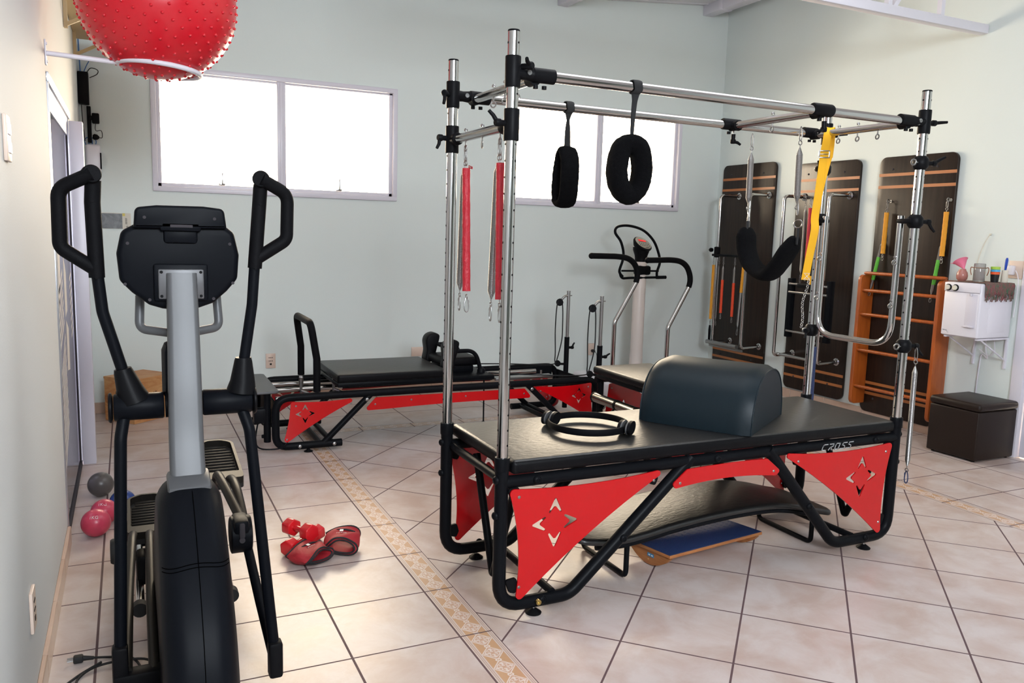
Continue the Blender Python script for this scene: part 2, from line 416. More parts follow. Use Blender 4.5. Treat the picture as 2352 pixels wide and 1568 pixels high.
def clusters(mb, pad=0.0015):
    n = len(mb.v); par = list(range(n))
    def find(a):
        while par[a] != a: par[a] = par[par[a]]; a = par[a]
        return a
    for f in mb.f:
        r = find(f[0])
        for q in f[1:]:
            q = find(q)
            if q != r: par[q] = r
    comp = {}
    for i in range(n): comp.setdefault(find(i), []).append(i)
    cs = []
    for k, vs in comp.items():
        lo = [min(mb.v[i][a] for i in vs)-pad for a in range(3)]; hi = [max(mb.v[i][a] for i in vs)+pad for a in range(3)]; cs.append([lo, hi, {k}])
    ch = True
    while ch:
        ch = False; out = []
        for c in cs:
            for o in out:
                if all(c[0][a] <= o[1][a] and o[0][a] <= c[1][a] for a in range(3)):
                    o[0] = [min(x, y) for x, y in zip(o[0], c[0])]; o[1] = [max(x, y) for x, y in zip(o[1], c[1])]; o[2] |= c[2]; ch = True; break
            else: out.append(c)
        cs = out
    res = []
    for c in cs:
        m = MB(); mp = {}
        for f, mi in zip(mb.f, mb.mi):
            if find(f[0]) in c[2]:
                for i in f:
                    if i not in mp: mp[i] = len(m.v); m.v.append(mb.v[i])
                m.f.append(tuple(mp[i] for i in f)); m.mi.append(mi)
        res.append(m)
    return res
def part(parent, name, mb, mats, label=None, angle=38):
    if name in SPLIT and label is None:
        cl = clusters(mb)
        if 1 < len(cl) <= 100:
            for m in cl:
                o = m.build(name, mats, parent, angle=angle); ORG[o.name] = parent_world(parent)
            return o
    o = mb.build(name, mats, parent, angle=angle); ORG[o.name] = parent_world(parent)
    if label: o['label'] = label
    return o
def solo(name, mb, mats, label, cat, loc, group=None, angle=38):
    """a thing that is one mesh, its origin at loc"""
    org = Vector(loc); mb.v = [v-org for v in mb.v]
    o = mb.build(name, mats, None, angle=angle); o.location = loc; ORG[o.name] = org
    o['label'] = label; o['category'] = cat
    if group: o['group'] = group
    return o
def struct(name, mb, mats, angle=38):
    return mb.build(name, mats, None, 'structure', angle)
def text_bm(txt, size, spacing=1.0, shear=0.0):
    """mesh of a piece of lettering in the XY plane, centred"""
    c = bpy.data.curves.new('t', 'FONT'); c.body = txt; c.size = size; c.align_x = 'CENTER'; c.align_y = 'CENTER'
    c.space_character = spacing; c.shear = shear; c.extrude = 0.0; c.resolution_u = 3
    o = bpy.data.objects.new('t', c); COL.objects.link(o)
    dg = bpy.context.evaluated_depsgraph_get(); me = bpy.data.meshes.new_from_object(o.evaluated_get(dg))
    bm = bmesh.new(); bm.from_mesh(me); bpy.data.objects.remove(o); bpy.data.curves.remove(c); bpy.data.meshes.remove(me)
    return bm
def shade_sides(b):  # puts the shaded vinyl on upright faces; same cover, no separate side fabric
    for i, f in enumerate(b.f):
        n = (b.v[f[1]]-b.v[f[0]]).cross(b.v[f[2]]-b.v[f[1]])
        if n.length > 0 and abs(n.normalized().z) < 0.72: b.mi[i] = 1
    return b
def roundpoly(pts, rad, n=5):
    """closed 2D polygon with rounded corners; rad per corner or one"""
    N = len(pts); out = []
    for i in range(N):
        p, a, c = (Vector((*pts[j % N], 0)) for j in (i, i-1, i+1))
        r = rad[i] if isinstance(rad, (list, tuple)) else rad
        d1, d2 = a-p, c-p; l1, l2 = d1.length, d2.length; d1.normalize(); d2.normalize(); ang = d1.angle(d2)
        if r <= 0 or ang > PI-0.05: out.append((p.x, p.y)); continue
        t = min(r/math.tan(ang/2), l1*0.9 if len(pts) > 12 else l1*0.48, l2*0.9 if len(pts) > 12 else l2*0.48); rr = t*math.tan(ang/2); bis = (d1+d2).normalized(); ctr = p+bis*(rr/math.sin(ang/2))
        v1, v2 = (p+d1*t)-ctr, (p+d2*t)-ctr; sw = v1.angle(v2) if v1.length > 1e-9 else 0; sg = 1 if v1.cross(v2).z > 0 else -1
        for j in range(n+1):
            q = ctr+Matrix.Rotation(sg*sw*j/n, 3, 'Z') @ v1; out.append((q.x, q.y))
    return out

# ================================================================== the room
LX, RX, BY, FY = -1.37, 4.63, 4.35, -6.4
def ceil_z(x): return 3.425+0.095*x
b = MB(); b.box2((LX-0.2, FY-0.2, -0.06), (RX+0.3, BY+0.3, 0.0)); struct('floor', b, 'floor_tiles')
# left wall with the opening of the glass door
b = MB(); T = 0.14
b.box2((LX-T, FY, 0), (LX, 1.50, 3.6)); b.box2((LX-T, 1.50, 2.13), (LX, 2.95, 3.6)); b.box2((LX-T, 2.95, 0), (LX, BY+0.1, 3.6))
struct('wall_left', b, 'wall_light')
b = MB()
def wall_holes(b, y0, y1, x0, x1, z0, z1, holes):
    xs = sorted({x0, x1, *[h[0] for h in holes], *[h[1] for h in holes]})
    for i in range(len(xs)-1):
        a, c = xs[i], xs[i+1]; hs = [h for h in holes if h[0] <= a+1e-6 and h[1] >= c-1e-6]
        if not hs: b.box2((a, y0, z0), (c, y1, z1))
        else:
            h = hs[0]; b.box2((a, y0, z0), (c, y1, h[2])); b.box2((a, y0, h[3]), (c, y1, z1))
W1 = (-0.855, 1.055, 1.765, 2.665); W2 = (2.205, 4.085, 1.785, 2.70)
wall_holes(b, BY, BY+0.18, LX-0.14, RX+0.2, 0, 4.0, [W1, W2]); struct('wall_back', b, 'wall_mint')
b = MB(); b.box2((RX, FY, 2.12), (RX+0.15, BY, 4.1)); b.box2((RX, 0.98, 0), (RX+0.15, BY, 2.12)); b.box2((RX, FY, 0), (RX+0.15, 0.06, 2.12))
struct('wall_right', b, 'wall_mint')
b = MB(); b.box2((LX-T, FY-0.15, 0), (RX+0.15, FY, 4.1)); struct('wall_front', b, 'wall_shade')
b = MB()
cz0, cz1 = ceil_z(LX-0.2), ceil_z(RX+0.2)
b.add([(LX-0.2, FY-0.2, cz0), (RX+0.2, FY-0.2, cz1), (RX+0.2, BY+0.2, cz1), (LX-0.2, BY+0.2, cz0),
       (LX-0.2, FY-0.2, cz0+0.1), (RX+0.2, FY-0.2, cz1+0.1), (RX+0.2, BY+0.2, cz1+0.1), (LX-0.2, BY+0.2, cz0+0.1)],
      [(0, 1, 2, 3), (7, 6, 5, 4), (0, 4, 5, 1), (1, 5, 6, 2), (2, 6, 7, 3), (3, 7, 4, 0)])
# seams of the ceiling boards (run along the slope)
for i in range(60):
    y = FY+0.11+i*0.22
    if y > BY: break
    for k, (xa, xb) in enumerate([(LX, RX)]):
        b.add([(xa, y-0.008, ceil_z(xa)-0.0005), (xb, y-0.008, ceil_z(xb)-0.0005), (xb, y+0.008, ceil_z(xb)-0.0005), (xa, y+0.008, ceil_z(xa)-0.0005),
               (xa, y, ceil_z(xa)-0.008), (xb, y, ceil_z(xb)-0.008)], [(0, 1, 5, 4), (4, 5, 2, 3)])
struct('ceiling', b, 'ceiling_white')
# tiled skirtings
def skirt(name, a, c, out, h=0.085, t=0.016):
    b = MB(); a, c, out = Vector(a), Vector(c), Vector(out); L = (c-a).length; d = (c-a)/L; n = max(1, round(L/0.406)); s = L/n
    for i in range(n):
        p, q = a+d*(i*s+0.0015), a+d*((i+1)*s-0.0015)
        b.box2(p+out*0.0005, q+out*t+Vector((0, 0, h)), 0.002, 1)
    b.m(1).box2(a, c+out*(t*0.85)+Vector((0, 0, h*0.97)))
    struct(name, b, ['skirt_tile', 'mount_grey'])
skirt('baseboard_left', (LX, FY, 0), (LX, 1.50, 0), (1, 0, 0)); skirt('baseboard_back', (LX+0.02, BY, 0), (RX-0.02, BY, 0), (0, -1, 0))
skirt('baseboard_right', (RX, 0.99, 0), (RX, BY, 0), (-1, 0, 0))
b = MB(); b.box2((LX, 2.96, 0), (LX+0.012, BY-0.02, 0.085)); b2 = b
struct('trim_3', b2, 'skirt_tile')

# windows: white frame on the wall, two sashes, a latch on each
def window(idx, x0, x1, z0, z1):
    root = bpy.data.objects.new('window_%d' % idx, None); COL.objects.link(root); root.location = (0, 0, 0); root['kind'] = 'structure'
    ORG[root.name] = Vector((0, 0, 0))
    y = BY; f = MB(); w = 0.045
    for a, c in (((x0-0.028, z0-0.028), (x1+0.028, z0+0.012)), ((x0-0.028, z1-0.012), (x1+0.028, z1+0.028)),
                 ((x0-0.028, z0), (x0+0.012, z1)), ((x1-0.012, z0), (x1+0.028, z1))):
        f.box2((a[0], y-0.022, a[1]), (c[0], y+0.10, c[1]), 0.006)
    for a, c in (((x0, z0), (x1, z0+w)), ((x0, z1-w*0.7), (x1, z1)), ((x0, z0), (x0+w, z1)), ((x1-w, z0), (x1, z1))):
        f.box2((a[0]+0.005, y+0.015, a[1]+0.005), (c[0]-0.005, y+0.085, c[1]-0.005), 0.004)
    xm = (x0+x1)/2
    f.box2((xm-0.035, y+0.0, z0+0.01), (xm+0.035, y+0.085, z1-0.01), 0.005); f.box2((xm-0.012, y-0.010, z0+0.01), (xm+0.012, y+0.03, z1-0.01), 0.003)
    part(root, 'window_frame', f, 'white_frame')
    for k, (a, c) in enumerate(((x0+w, xm-0.035), (xm+0.035, x1-w))):
        g = MB(); g.box2((a-0.004, y+0.045, z0+w-0.004), (c+0.004, y+0.050, z1-w*0.7+0.004)); part(root, 'pane', g, 'window_glass')
        l = MB(); xc = (a+c)/2-(0.0 if k else -0.0)
        l.box((xc, y+0.0, z0+w+0.002), (0.05, 0.02, 0.016), 0.003); l.box((xc+0.004, y-0.012, z0+w+0.045), (0.012, 0.008, 0.095), 0.003)
        part(root, 'latch', l, 'steel')
window(1, *W1); window(2, *W2)

# ceiling steel: two purlins along y, one lattice truss along x
def steel_beam(n, x0, x1, z0):
    b = MB(); zt = ceil_z((x0+x1)/2)-0.002
    b.box2((x0, FY, z0), (x1, BY, zt), 0.006)
    for i in range(12): b.box2((x0-0.006, BY-0.3-i*0.9, z0-0.004), (x1+0.006, BY-0.24-i*0.9, zt-0.01), 0.004)
    struct('trim_%d' % n, b, 'white_paint')
steel_beam(5, 2.62, 2.73, 3.60); steel_beam(6, 4.30, 4.42, 3.735)
b = MB(); yt = 1.47
b.box2((0.4, yt-0.035, 3.02), (RX-0.01, yt+0.035, 3.085), 0.006)
b.add([(0.4, yt-0.035, ceil_z(0.4)-0.08), (RX, yt-0.035, ceil_z(RX)-0.08), (RX, yt+0.035, ceil_z(RX)-0.08), (0.4, yt+0.035, ceil_z(0.4)-0.08),
       (0.4, yt-0.035, ceil_z(0.4)-0.01), (RX, yt-0.035, ceil_z(RX)-0.01), (RX, yt+0.035, ceil_z(RX)-0.01), (0.4, yt+0.035, ceil_z(0.4)-0.01)],
      [(3, 2, 1, 0), (4, 5, 6, 7), (0, 1, 5, 4), (1, 2, 6, 5), (2, 3, 7, 6), (3, 0, 4, 7)])
xs = [0.5+i*0.52 for i in range(8)]
for i, x in enumerate(xs):
    zt = ceil_z(x)-0.06
    b.sweep([(x, yt, 3.06), (x, yt, zt)], lambda i, N: [(-.018, -.018), (.018, -.018), (.018, .018), (-.018, .018)])
    if i < 7: b.sweep([(x+0.03, yt, 3.06), (x+0.5, yt, ceil_z(x+0.5)-0.06)], lambda i, N: [(-.016, -.02), (.016, -.02), (.016, .02), (-.016, .02)])
struct('trim_7', b, 'white_paint')

# sliding glass door in the left wall
root = bpy.data.objects.new('door_1', None); COL.objects.link(root); root['kind'] = 'structure'; ORG[root.name] = Vector((0, 0, 0))
b = MB()
b.box2((LX-0.13, 1.50, 0), (LX+0.006, 1.545, 2.13), 0.003); b.box2((LX-0.13, 1.50, 2.085), (LX+0.010, 2.95, 2.13), 0.003)
b.box2((LX-0.10, 1.545, 1.98), (LX+0.000, 2.86, 2.085), 0.003)
part(root, 'door_frame', b, 'alu')
b = MB(); b.box2((LX-0.07, 1.545, 0.0), (LX+0.002, 2.86, 0.03)); b.box2((LX-0.030, 2.815, 0.03), (LX-0.002, 2.860, 1.98)); part(root, 'door_track', b, 'shadow_gap')
b = MB(); b.box2((LX-0.014, 1.545, 0.03), (LX-0.006, 2.815, 1.98)); g = part(root, 'glass_panel', b, 'door_glass')
b = MB()
def stk(pts): b.prism([(p[0], p[1]) for p in pts], (LX-0.0055, 0, 0), (0, 1, 0), (0, 0, 1), 0.0006)
for k in range(9):
    z = 0.30+k*0.055; stk([(1.70, z), (2.02, z+0.16), (2.02, z+0.185), (1.70, z+0.025)])
for k in range(6):
    z = 0.98+k*0.05; stk([(1.70, z-0.1), (1.98, z), (1.98, z+0.024), (1.70, z-0.076)])
for k in range(7):
    z = 1.30+k*0.05; stk([(2.15, z), (2.42, z+0.05), (2.42, z+0.072), (2.15, z+0.022)])
for k in range(8):
    z = 0.84+k*0.045; stk([(2.5, z), (2.66, z+0.03), (2.66, z+0.048), (2.5, z+0.018)])
stk([(1.72, 1.05), (1.86, 1.25), (1.90, 1.52), (1.74, 1.62)]); stk([(2.1, 0.72), (2.26, 0.70), (2.28, 0.92), (2.12, 0.98)])
stk([(2.10, 1.0), (2.24, 1.02), (2.24, 1.22), (2.10, 1.32)])
part(root, 'frosted_sticker', b, 'sticker_frost')
b = MB(); b.box2((LX+0.006, 2.865, 0), (LX+0.078, 2.955, 2.07), 0.004); b.box2((LX-0.01, 3.0, 0), (LX+0.03, 3.04, 2.0), 0.004); struct('trim_1', b, 'white_frame')
# the hall seen through the glass
b = MB(); b.box2((-3.6, 0.4, -0.05), (LX-0.14, 4.6, -0.001)); struct('floor_hall', b, 'hall_floor')
b = MB(); b.box2((-3.7, 0.4, 0), (-3.6, 4.6, 3.0)); b.box2((-3.7, 4.5, 0), (LX-0.14, 4.6, 3.0)); b.box2((-3.7, 0.3, 0), (LX-0.14, 0.4, 3.0)); struct('wall_hall', b, 'hall_wall')
b = MB(); b.box2((-3.7, 0.3, 3.0), (LX-0.14, 4.6, 3.05)); struct('ceiling_hall', b, 'ceiling_white')

# door at the right, closed, with its casing
b = MB(); b.box2((RX-0.02, 0.90, 0), (RX+0.06, 0.985, 2.13), 0.004); b.box2((RX-0.02, 0.06, 2.05), (RX+0.06, 0.985, 2.13), 0.004); b.box2((RX-0.02, 0.05, 0), (RX+0.06, 0.12, 2.13), 0.004)
struct('trim_2', b, 'white_paint')
b = MB(); b.box2((RX+0.02, 0.125, 0.005), (RX+0.06, 0.895, 2.045), 0.004); struct('door_2', b, 'white_paint')

# ================================================================== fittings on the walls
def outlet(name, lab, cat, c, nrm, w=0.08, h=0.125, holes=3, group=None):
    c, nrm = Vector(c), Vector(nrm); side = Vector((0, 0, 1)).cross(nrm); t = thing(name, lab, cat, c, group)
    b = MB(); R = Matrix((side, nrm, Vector((0, 0, 1)))).transposed()
    b.box(c+nrm*0.005, (w, 0.010, h), 0.003, R); part(t, 'faceplate', b, 'cream_plastic')
    if holes:
        b = MB()
        for i in range(holes):
            z = (i-(holes-1)/2)*h*0.22
            if i == 0: b.box(c+nrm*0.0105+Vector((0, 0, z)), (0.016, 0.002, 0.014), 0.0, R)
            else:
                for dx in (-1, 0, 1): b.cyl(c+side*dx*w*0.16+Vector((0, 0, z))+nrm*0.009, c+side*dx*w*0.16+Vector((0, 0, z))+nrm*0.0112, 0.004, n=10)
        part(t, 'socket_hole', b, 'plastic_black')
    return t
outlet('wall_outlet', 'cream wall outlet with three sockets low on the back wall, left of the reformer footbar', 'outlet', (-0.01, BY, 0.36), (0, -1, 0), group='outlets on the back wall')
outlet('wall_outlet', 'cream wall plate behind the far shoulder rest of the reformer', 'outlet', (1.305, BY, 0.39), (0, -1, 0), 0.14, 0.085, 0, group='outlets on the back wall')
t = outlet('wall_outlet', 'cream wall outlet with a black plug in it, between the two reformer pulley posts', 'outlet', (3.135, BY, 0.345), (0, -1, 0), 0.075, 0.12, 0, group='outlets on the back wall')
b = MB(); b.cyl((3.15, BY-0.01, 0.33), (3.15, BY-0.045, 0.33), 0.016); b.tube(spline([(3.15, BY-0.045, 0.33), (3.17, BY-0.07, 0.29), (3.17, BY-0.06, 0.12), (3.16, BY-0.05, 0.02)]), 0.003, 6); part(t, 'plug', b, 'rubber_black')
t = thing('light_switch', 'pinkish white light switch plate on the left wall near the left edge', 'light switch', (LX, 0.02, 1.715))
b = MB(); b.box((LX+0.005, 0.02, 1.715), (0.010, 0.09, 0.125), 0.003); part(t, 'faceplate', b, 'cream_plastic')
b = MB(); b.box((LX+0.0115, 0.02, 1.74), (0.004, 0.055, 0.03), 0.001); b.box((LX+0.0115, 0.02, 1.69), (0.004, 0.055, 0.03), 0.001); part(t, 'rocker', b, 'white_plastic')
outlet('wall_outlet', 'cream wall outlet low on the left wall beside the elliptical trainer', 'outlet', (LX, 0.03, 0.345), (1, 0, 0), 0.08, 0.125, 3)

# picture on the back wall
t = thing('wall_poster', 'small black and white picture card stuck on the back wall behind the console', 'picture', (-1.15, BY, 1.5))
b = MB(); b.box2((-1.262, BY-0.005, 1.437), (-1.045, BY-0.001, 1.558)); part(t, 'card', b, 'poster_paper')
b = MB(); b.box2((-1.248, BY-0.0065, 1.439), (-1.105, BY-0.0052, 1.553)); part(t, 'print', b, 'poster_art')
b = MB(); b.box2((-1.262, BY-0.0065, 1.445), (-1.25, BY-0.0052, 1.556)); b.box2((-1.103, BY-0.0065, 1.535), (-1.085, BY-0.0052, 1.556)); part(t, 'yellow_tab', b, 'poster_yellow')
b = MB()
for i in range(8): b.box2((-1.085, BY-0.0065, 1.475+i*0.006), (-1.070-0.004*(i % 2), BY-0.0052, 1.478+i*0.006))
b.ring((-1.072, BY-0.006, 1.455), 0.005, 0.0012, (0, 1, 0), 16, 6); part(t, 'printed_mark', b, 'print_dark')

# wiring gear in the far left corner
t = thing('router_box', 'black network box with blue cables high in the far left corner', 'network box', (-1.33, 4.30, 2.34))
b = MB(); b.box2((-1.368, 4.26, 2.345), (-1.297, 4.348, 2.575), 0.006); part(t, 'casing', b, 'plastic_black')
b = MB(); b.tube(spline([(-1.35, 4.32, 2.57), (-1.352, 4.33, 2.66), (-1.356, 4.34, 2.85), (-1.356, 4.34, 3.25)]), 0.004, 6); b.tube(spline([(-1.33, 4.32, 2.57), (-1.31, 4.32, 2.62), (-1.29, 4.32, 2.66)]), 0.003, 6); part(t, 'blue_cable', b, 'cable_blue')
b = MB(); b.tube(spline([(-1.31, 4.31, 2.57), (-1.28, 4.31, 2.61), (-1.235, 4.31, 2.60), (-1.24, 4.31, 2.57), (-1.29, 4.31, 2.54)]), 0.003, 6)
b.tube(spline([(-1.35, 4.30, 2.35), (-1.345, 4.30, 2.2), (-1.335, 4.30, 2.08)]), 0.003, 6); part(t, 'black_cable', b, 'rubber_black')
t = thing('power_supply', 'black power strip with two plugs on the back wall below the network box', 'power strip', (-1.30, 4.34, 2.2))
b = MB(); b.box2((-1.318, 4.30, 2.07), (-1.29, 4.348, 2.335), 0.004); part(t, 'rail', b, 'plastic_black')
b = MB(); b.box2((-1.285, 4.27, 2.21), (-1.235, 4.32, 2.285), 0.008); b.box2((-1.30, 4.28, 2.235), (-1.28, 4.32, 2.265), 0.004); part(t, 'adaptor', b, 'plastic_black')
b = MB(); b.lathe([(0.012, 0), (0.022, 0.01), (0.02, 0.03), (0.008, 0.045)], (-1.285, 4.30, 2.115), (1, 0, -0.1)); part(t, 'plug', b, 'plastic_black')
b = MB(); b.tube(spline([(-1.262, 4.29, 2.21), (-1.262, 4.29, 2.16), (-1.225, 4.29, 2.16), (-1.222, 4.29, 2.11), (-1.25, 4.29, 2.115)]), 0.0025, 6); part(t, 'cable', b, 'rubber_black')
t = thing('junction_box', 'white rounded junction box on the back wall in the far left corner', 'junction box', (-1.30, 4.34, 1.95))
b = MB(); b.box2((-1.335, 4.29, 1.835), (-1.235, 4.348, 2.06), 0.02, 4); part(t, 'cover', b, 'white_plastic')
b = MB(); b.box2((-1.242, 4.295, 1.88), (-1.231, 4.335, 2.0), 0.003); part(t, 'side_slot', b, 'plastic_black')
b = MB()
for i in range(4): b.tube(spline([(-1.33+i*0.02, 4.32, 2.05), (-1.34+i*0.025, 4.31, 2.09), (-1.30-i*0.006, 4.32, 2.12)]), 0.003, 6)
part(t, 'blue_cable', b, 'cable_blue')
b = MB(); b.box2((LX+0.002, 2.7, 2.765), (-0.95, 4.08, 2.79), 0.003)
for y in (2.9, 3.85): b.box2((LX+0.002, y, 2.60), (LX+0.022, y+0.03, 2.765)); b.sweep([(LX+0.015, y+0.015, 2.62), (LX+0.28, y+0.015, 2.765)], lambda i, N: [(-.01, -.01), (.01, -.01), (.01, .01), (-.01, .01)])
solo('wall_shelf', b, 'shelf_beige', 'beige shelf board high on the left wall behind the red ball', 'shelf', (LX, 3.4, 2.765))

# ------------------------------------------------------------------ red exercise ball in its wall ring
BC = (-0.917, 1.5, 2.476); BR = 0.335
t = thing('ball_holder', 'white steel wall bracket with a ring that carries the big red ball', 'bracket', (LX, 1.5, 2.2))
b = MB(); RR = 0.172; rz = BC[2]-math.sqrt(BR**2-RR**2)-0.004
b.tube([Vector((BC[0]+RR*math.cos(a), BC[1]+RR*math.sin(a), rz-0.07*math.cos(a)*RR)) for a in [2*PI*i/48 for i in range(48)]], 0.0115, 12, True); part(t, 'ring', b, 'white_paint')
b = MB(); b.cyl((LX+0.006, 1.5, 2.205), (BC[0]-RR, 1.5, rz+0.012), 0.0105); part(t, 'arm', b, 'white_paint')
b = MB(); b.box2((LX+0.0005, 1.482, 2.155), (LX+0.006, 1.518, 2.26), 0.002); b.cyl((LX+0.004, 1.5, 2.17), (LX+0.010, 1.5, 2.17), 0.006); b.cyl((LX+0.004, 1.5, 2.245), (LX+0.010, 1.5, 2.245), 0.006); part(t, 'wall_plate', b, 'white_paint')
b = MB(); b.sphere(BC, BR, 96)
n = 620
for i in range(n):
    z = 1-2*(i+0.5)/n; r = math.sqrt(1-z*z); ph = i*PI*(3-math.sqrt(5)); d = Vector((r*math.cos(ph), r*math.sin(ph), z))
    b.lathe([(0.0075, 0), (0.0068, 0.003), (0.0045, 0.0068), (0.0, 0.0085)], Vector(BC)+d*(BR-0.001), d, 8)
solo('exercise_ball', b, 'ball_red', 'large glossy red exercise ball with small spikes resting in the white wall ring', 'exercise ball', BC, angle=60)

# ------------------------------------------------------------------ small balls, dumbbells, ankle weights on the floor
def toning_ball(c, r, m, lab, mark=None, dirv=None):
    t = thing('toning_ball', lab, 'ball', (c[0], c[1], 0), 'small weighted balls on the floor')
    b = MB(); b.sphere(c, r, 40); b.lathe([(0.006, 0), (0.0055, 0.0015), (0, 0.002)], Vector(c)+Vector((0.05, -0.5, 0.8)).normalized()*(r-0.0005), (0.05, -0.5, 0.8), 10)
    part(t, 'shell', b, m)
    if mark:
        bm = text_bm(mark, 0.022); d = Vector(dirv).normalized(); s = Vector((0, 0, 1)).cross(d).normalized(); u = d.cross(s)
        for v in bm.verts:
            p = Vector(c)+d*r+s*v.co.x+u*v.co.y; v.co = Vector(c)+(p-Vector(c)).normalized()*(r+0.0008)
        m2 = MB(); m2.bm(bm); part(t, 'printed_mark', m2, 'print_white')
toning_ball((-1.25, 2.19, 0.066), 0.066, 'ball_grey', 'grey ball on the floor beside the glass door')
toning_ball((-1.254, 1.56, 0.066), 0.066, 'ball_pink', 'pink ball on the floor, the nearer of the two touching pink balls', '1KG', (-0.1, -0.75, 0.65))
toning_ball((-1.222, 1.72, 0.063), 0.063, 'ball_pink', 'pink ball on the floor, behind the nearer pink ball', '1KG', (-0.1, -0.6, 0.8))
toning_ball((-1.140, 1.840, 0.064), 0.064, 'ball_blue', 'blue ball on the floor, partly hidden behind the elliptical trainer pedal')
toning_ball((2.24, 3.47, 0.055), 0.055, 'ball_dark_red', 'dark red glossy ball on the floor under the reformer')

def dumbbell(a, c, rad, L, rollang, lab):
    a, c = Vector(a), Vector(c); t = thing('dumbbell', lab, 'dumbbell', ((a+c)/2).to_tuple()[:2]+(0,), 'red hex dumbbells')
    d = (c-a).normalized()
    b = MB(); b.cyl(a, c, 0.0145, n=16); part(t, 'handle', b, 'dumbbell_red')
    for p in (a, c):
        b = MB(); bm = bmesh.new(); bmesh.ops.create_cone(bm, cap_ends=True, segments=6, radius1=rad, radius2=rad, depth=L)
        bmesh.ops.bevel(bm, geom=list(bm.edges), offset=rad*0.17, segments=3, profile=0.5, affect='EDGES')
        q = Vector((0, 0, 1)).rotation_difference(d).to_matrix() @ Matrix.Rotation(rollang, 3, 'Z')
        b.bm(bm, p, q); part(t, 'hex_head', b, 'dumbbell_red')
dumbbell((-0.445, 0.995, 0.039), (-0.300, 1.125, 0.039), 0.041, 0.056, 0.1, 'red hex dumbbell lying on the floor, mostly under the ankle weights')
dumbbell((-0.358, 1.000, 0.097), (-0.418, 1.115, 0.090), 0.042, 0.056, 0.5, 'red hex dumbbell lying across the other dumbbell')

def ankle_weight(c, yaw, L, wa, wb, lab, tilt, open_amt, flap):
    c = Vector(c); t = thing('ankle_weight', lab, 'ankle weight', (c.x, c.y, 0), 'red ankle weights')
    R = Matrix.Rotation(yaw, 3, 'Z') @ Matrix.Rotation(tilt, 3, 'X')
    n = 40
    def section(v, k):
        o = []
        for i in range(n):
            a = 2*PI*i/n; x = (wa-0.014*k)*math.copysign(abs(math.cos(a))**0.8, math.cos(a)); z = (wb-0.011*k)*math.copysign(abs(math.sin(a))**0.9, math.sin(a))
            if z < 0: z *= 0.75
            z += 0.006*math.sin(3*a+v*4)*(1-0.4*k)+0.30*wb*v*open_amt
            x += 0.010*v*math.sin(2*a)
            o.append(c+R @ Vector((x, v*L/2+0.008*math.sin(2*a), z)))
        return o
    vs = []; rows = []
    for k in (0, 1):
        for j in range(9):
            v = -1+2*j/8; sct = section(v, k); puff = 1+(0.10 if k == 0 else -0.10)*math.cos(v*PI/2)
            ctr = c+R @ Vector((0, v*L/2, 0.3*wb*v*open_amt)); rows.append([len(vs)+i for i in range(n)]); vs += [ctr+(p-ctr)*puff for p in sct]
    fs = []
    for k in (0, 1):
        for j in range(8):
            r1, r2 = rows[k*9+j], rows[k*9+j+1]
            for i in range(n): fs.append((r1[i], r1[(i+1) % n], r2[(i+1) % n], r2[i]))
    for j in (0, 8):
        r1, r2 = rows[j], rows[9+j]
        for i in range(n): fs.append((r1[i], r1[(i+1) % n], r2[(i+1) % n], r2[i]))
    zmin = min(p.z for p in vs); lift = Vector((0, 0, 0.004-zmin)); vs = [p+lift for p in vs]
    b = MB(); b.add(vs, fs); part(t, 'sleeve', b, 'neoprene_red', angle=70)
    b = MB()
    for j in (0, 8):
        for k in (0, 1): b.tube([vs[i] for i in rows[k*9+j]], 0.0042, 8, True)
    # the strap end lies over the top, edged in black
    top = [c+lift+R @ Vector((x, y, wb*1.12+0.30*wb*(y/(L/2))*open_amt-0.55*abs(x/wa)**2.2*wb)) for x, y in
           [(wa*0.78*s, yy) for s in [-1+i/6 for i in range(13)] for yy in (flap,)]]
    b.tube(top, 0.0042, 8)
    part(t, 'piping', b, 'piping_black')
    # small square logo and lettering on the top
    for txt, sz, ox, oy in (('\u25A3', 0.0, 0, 0), ('P O W E R', 0.010, 0.0, -0.008)):
        if sz <= 0:
            b = MB(); zz = wb*1.13
            for s in (0, 1): b.box(c+lift+R @ Vector((-0.002, 0.012, zz)), (0.016-s*0.010, 0.016-s*0.010, 0.0012+s*0.0006), 0, R) if s == 0 else None
            part(t, 'logo', b, 'print_white')
        else:
            bm = text_bm(txt, sz)
            for vv in bm.verts: vv.co = c+lift+R @ Vector((vv.co.x, oy+vv.co.y, wb*1.135-0.55*abs(vv.co.x/wa)**2.2*wb))
            b = MB(); b.bm(bm); part(t, 'lettering', b, 'print_white')
ankle_weight((-0.378, 0.885, 0.03), 0.62, 0.125, 0.082, 0.036, 'red ankle weight with black piping, left one, flat in front of the dumbbells', 0.10, -0.8, 0.02)
ankle_weight((-0.215, 0.955, 0.04), -0.35, 0.12, 0.075, 0.046, 'red ankle weight with black piping, right one, standing open on the floor', 0.18, -0.5, 0.025)

